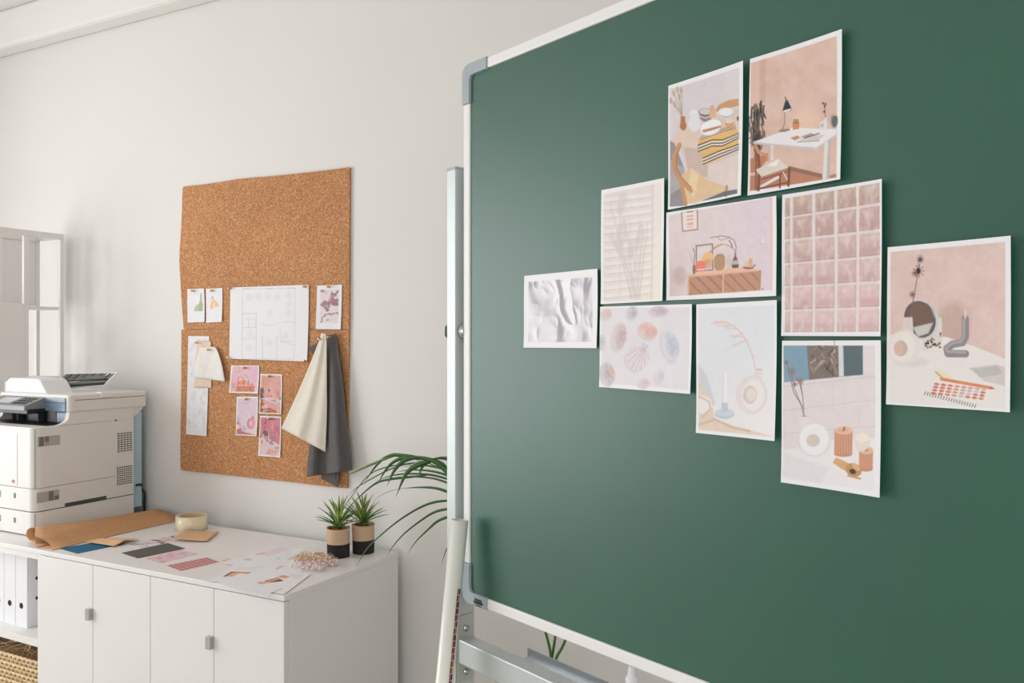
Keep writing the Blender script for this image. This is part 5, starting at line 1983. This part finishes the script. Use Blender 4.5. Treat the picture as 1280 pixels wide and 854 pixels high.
# control panel
cp_fr = on_y(30.5, 508, yB_ - 0.085)
zf = cp_fr.z
cx1 = cp_fr.x
yf = yB_ - 0.085
cpz = [(yf, zf), (yf, zf - 0.016), (yB_, SC0 - 0.004), (yB_ + 0.006, SC0 + 0.02), (yB_ + 0.002, zf + 0.030)]
cpn = prism('control_panel', [(a - oy, b - oz) for a, b in cpz], 'x', PX0 + 0.02 - ox, cx1 - ox, mat('panel_grey', (134, 138, 138), 0.4, var=0.02), prn, bev=0.002)
sl = (0.030 / (yB_ + 0.002 - yf))


def on_panel(nm, xa, xb, ya, yb2, m, h=0.001):
    z = lambda y: zf + (y - yf) * sl + 0.0002
    vs = [(xa, ya, z(ya)), (xb, ya, z(ya)), (xb, yb2, z(yb2)), (xa, yb2, z(yb2))]
    vs = [Lp(v) for v in vs] + [Lp((v[0], v[1] - 0.3 * h, v[2] + h)) for v in vs]
    return pyd(nm, vs, [(3, 2, 1, 0), (4, 5, 6, 7), (0, 1, 5, 4), (1, 2, 6, 5), (2, 3, 7, 6), (3, 0, 4, 7)], m, cpn)


on_panel('display', cx1 - 0.22, cx1 - 0.125, yf + 0.02, yB_ - 0.02, mat('panel_display', (206, 210, 212), 0.3))
for i in range(4):
    for j in range(3):
        on_panel('button', cx1 - 0.105 + i * 0.022, cx1 - 0.09 + i * 0.022, yf + 0.016 + j * 0.02, yf + 0.028 + j * 0.02, M_PDARK, 0.0018)
PB('panel_underside', (PX0 + 0.02, yf + 0.01, SC0 - 0.006), (cx1 + 0.0005, yB_, zf - 0.012), M_PDARK, 0.002)
# document feeder hump on the lid
ha, hb2 = on_z(10, 488, SC1), on_z(60, 488, SC1)
hy0, hx0, hx1 = yB_ + 0.012, PX0 + 0.012, on_y(62, 488, yB_ + 0.02).x
ht = 0.056
hp = [(hx0, SC1 - 0.002), (hx0 + 0.006, SC1 + ht * 0.75), (hx0 + 0.03, SC1 + ht), (hx1 - 0.065, SC1 + ht), (hx1 - 0.045, SC1 + ht * 0.85), (hx1 - 0.01, SC1 + 0.008), (hx1, SC1 - 0.002)]
prism('feeder_hump', [(a - ox, b - oz) for a, b in hp], 'y', hy0 - oy, hy0 + 0.11 - oy, M_PRNW, prn, bev=0.006)
# raised document tray
c4 = [on_x(63, 486, -3.16), on_x(131, 481, -2.965), on_x(147.5, 465.5, -2.94), on_x(84, 466.5, -3.16)]
c4 = [Vector(Lp(p)) for p in c4]
nn = (c4[1] - c4[0]).cross(c4[3] - c4[0]).normalized()
vs = c4 + [p + nn * -0.009 for p in c4]
tr = pyd('document_tray', vs, [(0, 1, 2, 3), (7, 6, 5, 4), (0, 4, 5, 1), (1, 5, 6, 2), (2, 6, 7, 3), (3, 7, 4, 0)], M_PRNW, prn)


def tq(s, t, h):
    return c4[0] * (1 - s) * (1 - t) + c4[1] * s * (1 - t) + c4[2] * s * t + c4[3] * (1 - s) * t + nn * h


def tray_quad(nm, s0_, s1_, t0_, t1_, h0, h1, m):
    vs = [tq(a, b, h0) for a, b in ((s0_, t0_), (s1_, t0_), (s1_, t1_), (s0_, t1_))] + [tq(a, b, h1) for a, b in ((s0_, t0_), (s1_, t0_), (s1_, t1_), (s0_, t1_))]
    pyd(nm, vs, [(3, 2, 1, 0), (4, 5, 6, 7), (0, 1, 5, 4), (1, 2, 6, 5), (2, 3, 7, 6), (3, 0, 4, 7)], m, tr)


tray_quad('tray_floor', 0.0, 0.97, 0.0, 0.92, 0.0, 0.001, M_PGREY)
for k in range(12):
    tray_quad('tray_slat', 0.04 + k * 0.075, 0.075 + k * 0.075, 0.45, 0.9, 0.001, 0.003, M_SEAM if k % 2 else M_PGREY)
tray_quad('paper_guide', 0.12, 0.95, 0.36, 0.42, 0.001, 0.006, M_PDARK)
tray_quad('feed_slot', 0.02, 0.98, 0.0, 0.14, 0.001, 0.004, M_PDARK)
tray_quad('guide_block', 0.25, 0.45, 0.26, 0.36, 0.001, 0.005, M_LABEL)
# power cable
c0 = on_x(168, 607, PX1 - 0.02)
tube('power_cable', [Lp(v) for v in ((PX1 - 0.018, PY1 + 0.022, c0.z), (PX1 + 0.006, PY1 + 0.03, c0.z + 0.004), tuple(on_y(176, 609, YB - 0.03)), tuple(on_y(180.5, 617, YB - 0.02)), tuple(on_y(180.5, 635, YB - 0.02)), tuple(on_y(180, 655, YB - 0.02)), (on_y(180, 655, YB - 0.02).x, YB - 0.02, 0.5))], 0.0045, M_BLACK, prn, 8, 40)

# ================================================================== WHITE RACK BY THE WALL
RX1, RX0 = -3.35, -3.53
rk = thing('white_rack', 'tall white open rack with panels standing behind the printer', 'rack', ((RX0 + RX1) / 2, 2.12, 0))
ox2, oy2 = (RX0 + RX1) / 2, 2.12
RT = on_x(80, 293, RX1).z
yr0, yr1 = on_x(75.5, 350, RX1).y, on_x(80, 350, RX1).y
ym0, ym1 = on_x(30, 350, RX1).y, on_x(36, 350, RX1).y
yf0 = 2 * (ym0 + ym1) / 2 - yr1
RZ1 = on_x(15, 379, RX1).z
RZ0 = on_x(15, 473, RX1).z


def RB(nm, lo, hi, bev=0.001):
    return box(nm, (lo[0] - ox2, lo[1] - oy2, lo[2]), (hi[0] - ox2, hi[1] - oy2, hi[2]), M_LAC2, rk, bev)


for xa, xb in ((RX1 - 0.014, RX1), (RX0, RX0 + 0.014)):
    RB('rear_post', (xa, yr0, 0), (xb, yr1, RT - 0.024))
    RB('middle_post', (xa, ym0, 0), (xb, ym1, RT - 0.024))
    RB('front_post', (xa, yf0, 0), (xb, yf0 + 0.016, RT - 0.024))
RB('top_rail', (RX1 - 0.014, yf0, RT - 0.024), (RX1, yr1, RT))
RB('top_rail', (RX0, yf0, RT - 0.024), (RX0 + 0.014, yr1, RT))
RB('top_crosspiece', (RX0 + 0.014, yr0, RT - 0.02), (RX1 - 0.014, yr1, RT))
RB('top_crosspiece', (RX0 + 0.014, yf0, RT - 0.02), (RX1 - 0.014, yf0 + 0.016, RT))
RB('side_panel', (RX1 - 0.008, yf0 + 0.016, RZ0), (RX1, ym0, RZ1))
RB('side_panel', (RX0 + 0.001, ym1, RZ1), (RX0 + 0.009, yr0, RT - 0.024))
RB('shelf', (RX0 + 0.009, yf0 + 0.0, RZ1 - 0.02), (RX1 - 0.014, yr1, RZ1 - 0.008))
RB('shelf', (RX0 + 0.009, yf0, RZ0 - 0.012), (RX1 - 0.014, yr1, RZ0))
RB('shelf', (RX0 + 0.009, yf0, 0.9), (RX1 - 0.014, yr1, 0.912))
RB('shelf', (RX0 + 0.009, yf0, 0.1), (RX1 - 0.014, yr1, 0.112))

# ================================================================== PALM BEHIND THE BOARD
PYp = 1.99
ps = on_y(688, 842, PYp)
palm = thing('potted_palm', 'green palm in a pot on the floor behind the chalkboard', 'palm', (ps.x, ps.y, 0))
lathe('pot', [(0.10, 0), (0.105, 0.004), (0.135, 0.30), (0.14, 0.305), (0.14, 0.325), (0.128, 0.325), (0.122, 0.285), (0.02, 0.282)], M_TERRA, palm, seg=36)
lathe('soil', [(0.121, 0.28), (0.06, 0.288), (0.01, 0.292)], M_SOIL, palm, seg=24)


def W2P(px, py, y):
    p = on_y(px, py, y)
    return Vector((p.x - ps.x, p.y - ps.y, p.z))


base = Vector((0, 0, 0.285))
# frond that arches out to the side of the board
r1 = [base, W2P(690, 842, PYp), W2P(682, 790, PYp), W2P(664, 730, PYp), W2P(636, 672, PYp), W2P(604, 628, PYp), W2P(574, 600, PYp), W2P(545, 583, PYp), W2P(515, 573, PYp)]
fr1 = tube('frond', r1, lambda t: 0.0046 * (1 - 0.75 * t), M_STEM, palm, 8, 60)
K = lambda x, y: (400 + x / 5.695, 560 + y / 5.695)
LV = [   # crop points, width px, y offsets, pale?
    ([(760, 85), (690, 68), (600, 56), (520, 50), (440, 85), (370, 165), (315, 252)], 24, 0.02, 0),
    ([(520, 62), (420, 95), (300, 145), (230, 178), (158, 209)], 15, 0.04, 1),
    ([(660, 62), (560, 80), (480, 140), (405, 264)], 20, 0.00, 0),
    ([(700, 68), (600, 90), (530, 160), (475, 272)], 24, -0.02, 0),
    ([(800, 85), (690, 125), (610, 190), (540, 348)], 28, -0.03, 0),
    ([(820, 88), (750, 110), (720, 150), (705, 207)], 20, -0.01, 0),
    ([(1010, 130), (930, 84), (860, 72), (770, 84)], 30, 0.0, 0),
    ([(1000, 250), (930, 190), (860, 125), (790, 85), (700, 66), (640, 66)], 40, -0.02, 0),
    ([(1010, 215), (930, 178), (870, 110), (800, 72)], 34, 0.02, 1),
    ([(1000, 120), (960, 92), (910, 70)], 28, 0.03, 0),
    ([(1020, 240), (930, 203), (800, 166), (650, 156), (540, 172)], 18, 0.0, 0),
    ([(1020, 262), (930, 228), (780, 190), (600, 185), (480, 205), (400, 240)], 17, 0.02, 0),
    ([(1020, 290), (930, 256), (800, 216), (640, 206), (480, 222)], 16, 0.03, 0),
    ([(900, 160), (800, 132), (700, 122), (580, 138)], 14, 0.01, 0),
    ([(720, 110), (600, 120), (480, 160), (330, 240), (250, 292), (190, 357)], 11, 0.06, 0),
    ([(760, 195), (640, 206), (500, 222), (400, 250), (300, 330), (205, 428)], 21, 0.05, 0),
    ([(700, 100), (560, 120), (430, 150), (330, 210), (200, 380), (155, 440)], 10, 0.07, 0),
    ([(1030, 365), (930, 320), (820, 286), (700, 281), (570, 290)], 22, 0.0, 0),
    ([(580, 290), (500, 308), (430, 340), (370, 388)], 5, 0.05, 1),
    ([(1040, 390), (930, 376), (820, 385), (720, 420), (600, 490), (480, 580), (350, 700), (295, 780), (252, 852)], 21, -0.05, 0),
    ([(1060, 425), (930, 432), (820, 455), (720, 515), (600, 610), (520, 700), (478, 772)], 22, -0.04, 0),
    ([(1060, 450), (930, 485), (840, 520), (770, 580), (680, 670), (620, 760)], 25, -0.03, 0),
    ([(1080, 560), (990, 600), (925, 680), (890, 750), (860, 850)], 12, -0.02, 0),
]
for li, (pts, w, dy, pale) in enumerate(LV):
    w = w * (1.3 if li < 6 else 1.0)
    P = [W2P(*K(x, y), PYp + dy * (0.2 + 0.8 * i / (len(pts) - 1))) for i, (x, y) in enumerate(pts)]
    width = w / 5.695 * 2.2 / F * 1.2
    mm = M_PALML if pale else M_PALM
    if len(pts) >= 6 and w > 10 and pts[0][0] > 1030:
        blade('leaflet', P, width, mm, fr1, 26, side='broad', fold=0.2, prof=lambda t: min(1, 0.5 + 2 * t) * max(0.04, (1 - t) ** 0.75))
    else:
        blade('leaflet', P, width, mm, fr1, 20, side='broad', fold=0.2, prof=lambda t: min(1, 0.45 + 2 * t) * max(0.05, (1 - t ** 2.5)))
# fronds that stay behind the board
def hidden_frond(path, seed):
    rn_ = random.Random(seed)
    f = tube('frond', path, lambda t: 0.0048 * (1 - 0.7 * t), M_STEM, palm, 8, 50)
    C_ = cat_rom(path, 60)
    for i in range(26, 59, 3):
        for sg in (-1, 1):
            p = C_[i]
            d_ = (C_[min(59, i + 1)] - C_[i - 1]).normalized()
            sd = d_.cross(Vector((0, 1, 0))).normalized() * sg
            l = 0.22 * (1 - 0.5 * (i - 26) / 34)
            e = p + d_ * l * 0.6 + sd * l * 0.75 + Vector((0, rn_.uniform(-0.03, 0.03), -0.06))
            mid_ = p + d_ * l * 0.4 + sd * l * 0.4 + Vector((0, 0, 0.01))
            blade('leaflet', [p, mid_, e], 0.014, M_PALM, f, 9, side=(0.2, 0.9, 0.3), fold=0.2)


hidden_frond([base, W2P(689, 842, PYp + 0.01), W2P(694, 797, PYp + 0.01), Vector((0.05, 0.02, 0.95)), Vector((0.16, 0.0, 1.15)), Vector((0.32, -0.03, 1.22)), Vector((0.46, -0.06, 1.16))], 1)
hidden_frond([base, W2P(692, 842, PYp - 0.01), W2P(706, 802, PYp - 0.01), Vector((0.13, -0.02, 0.86)), Vector((0.26, -0.05, 1.04)), Vector((0.42, -0.09, 1.12)), Vector((0.56, -0.13, 1.08))], 2)
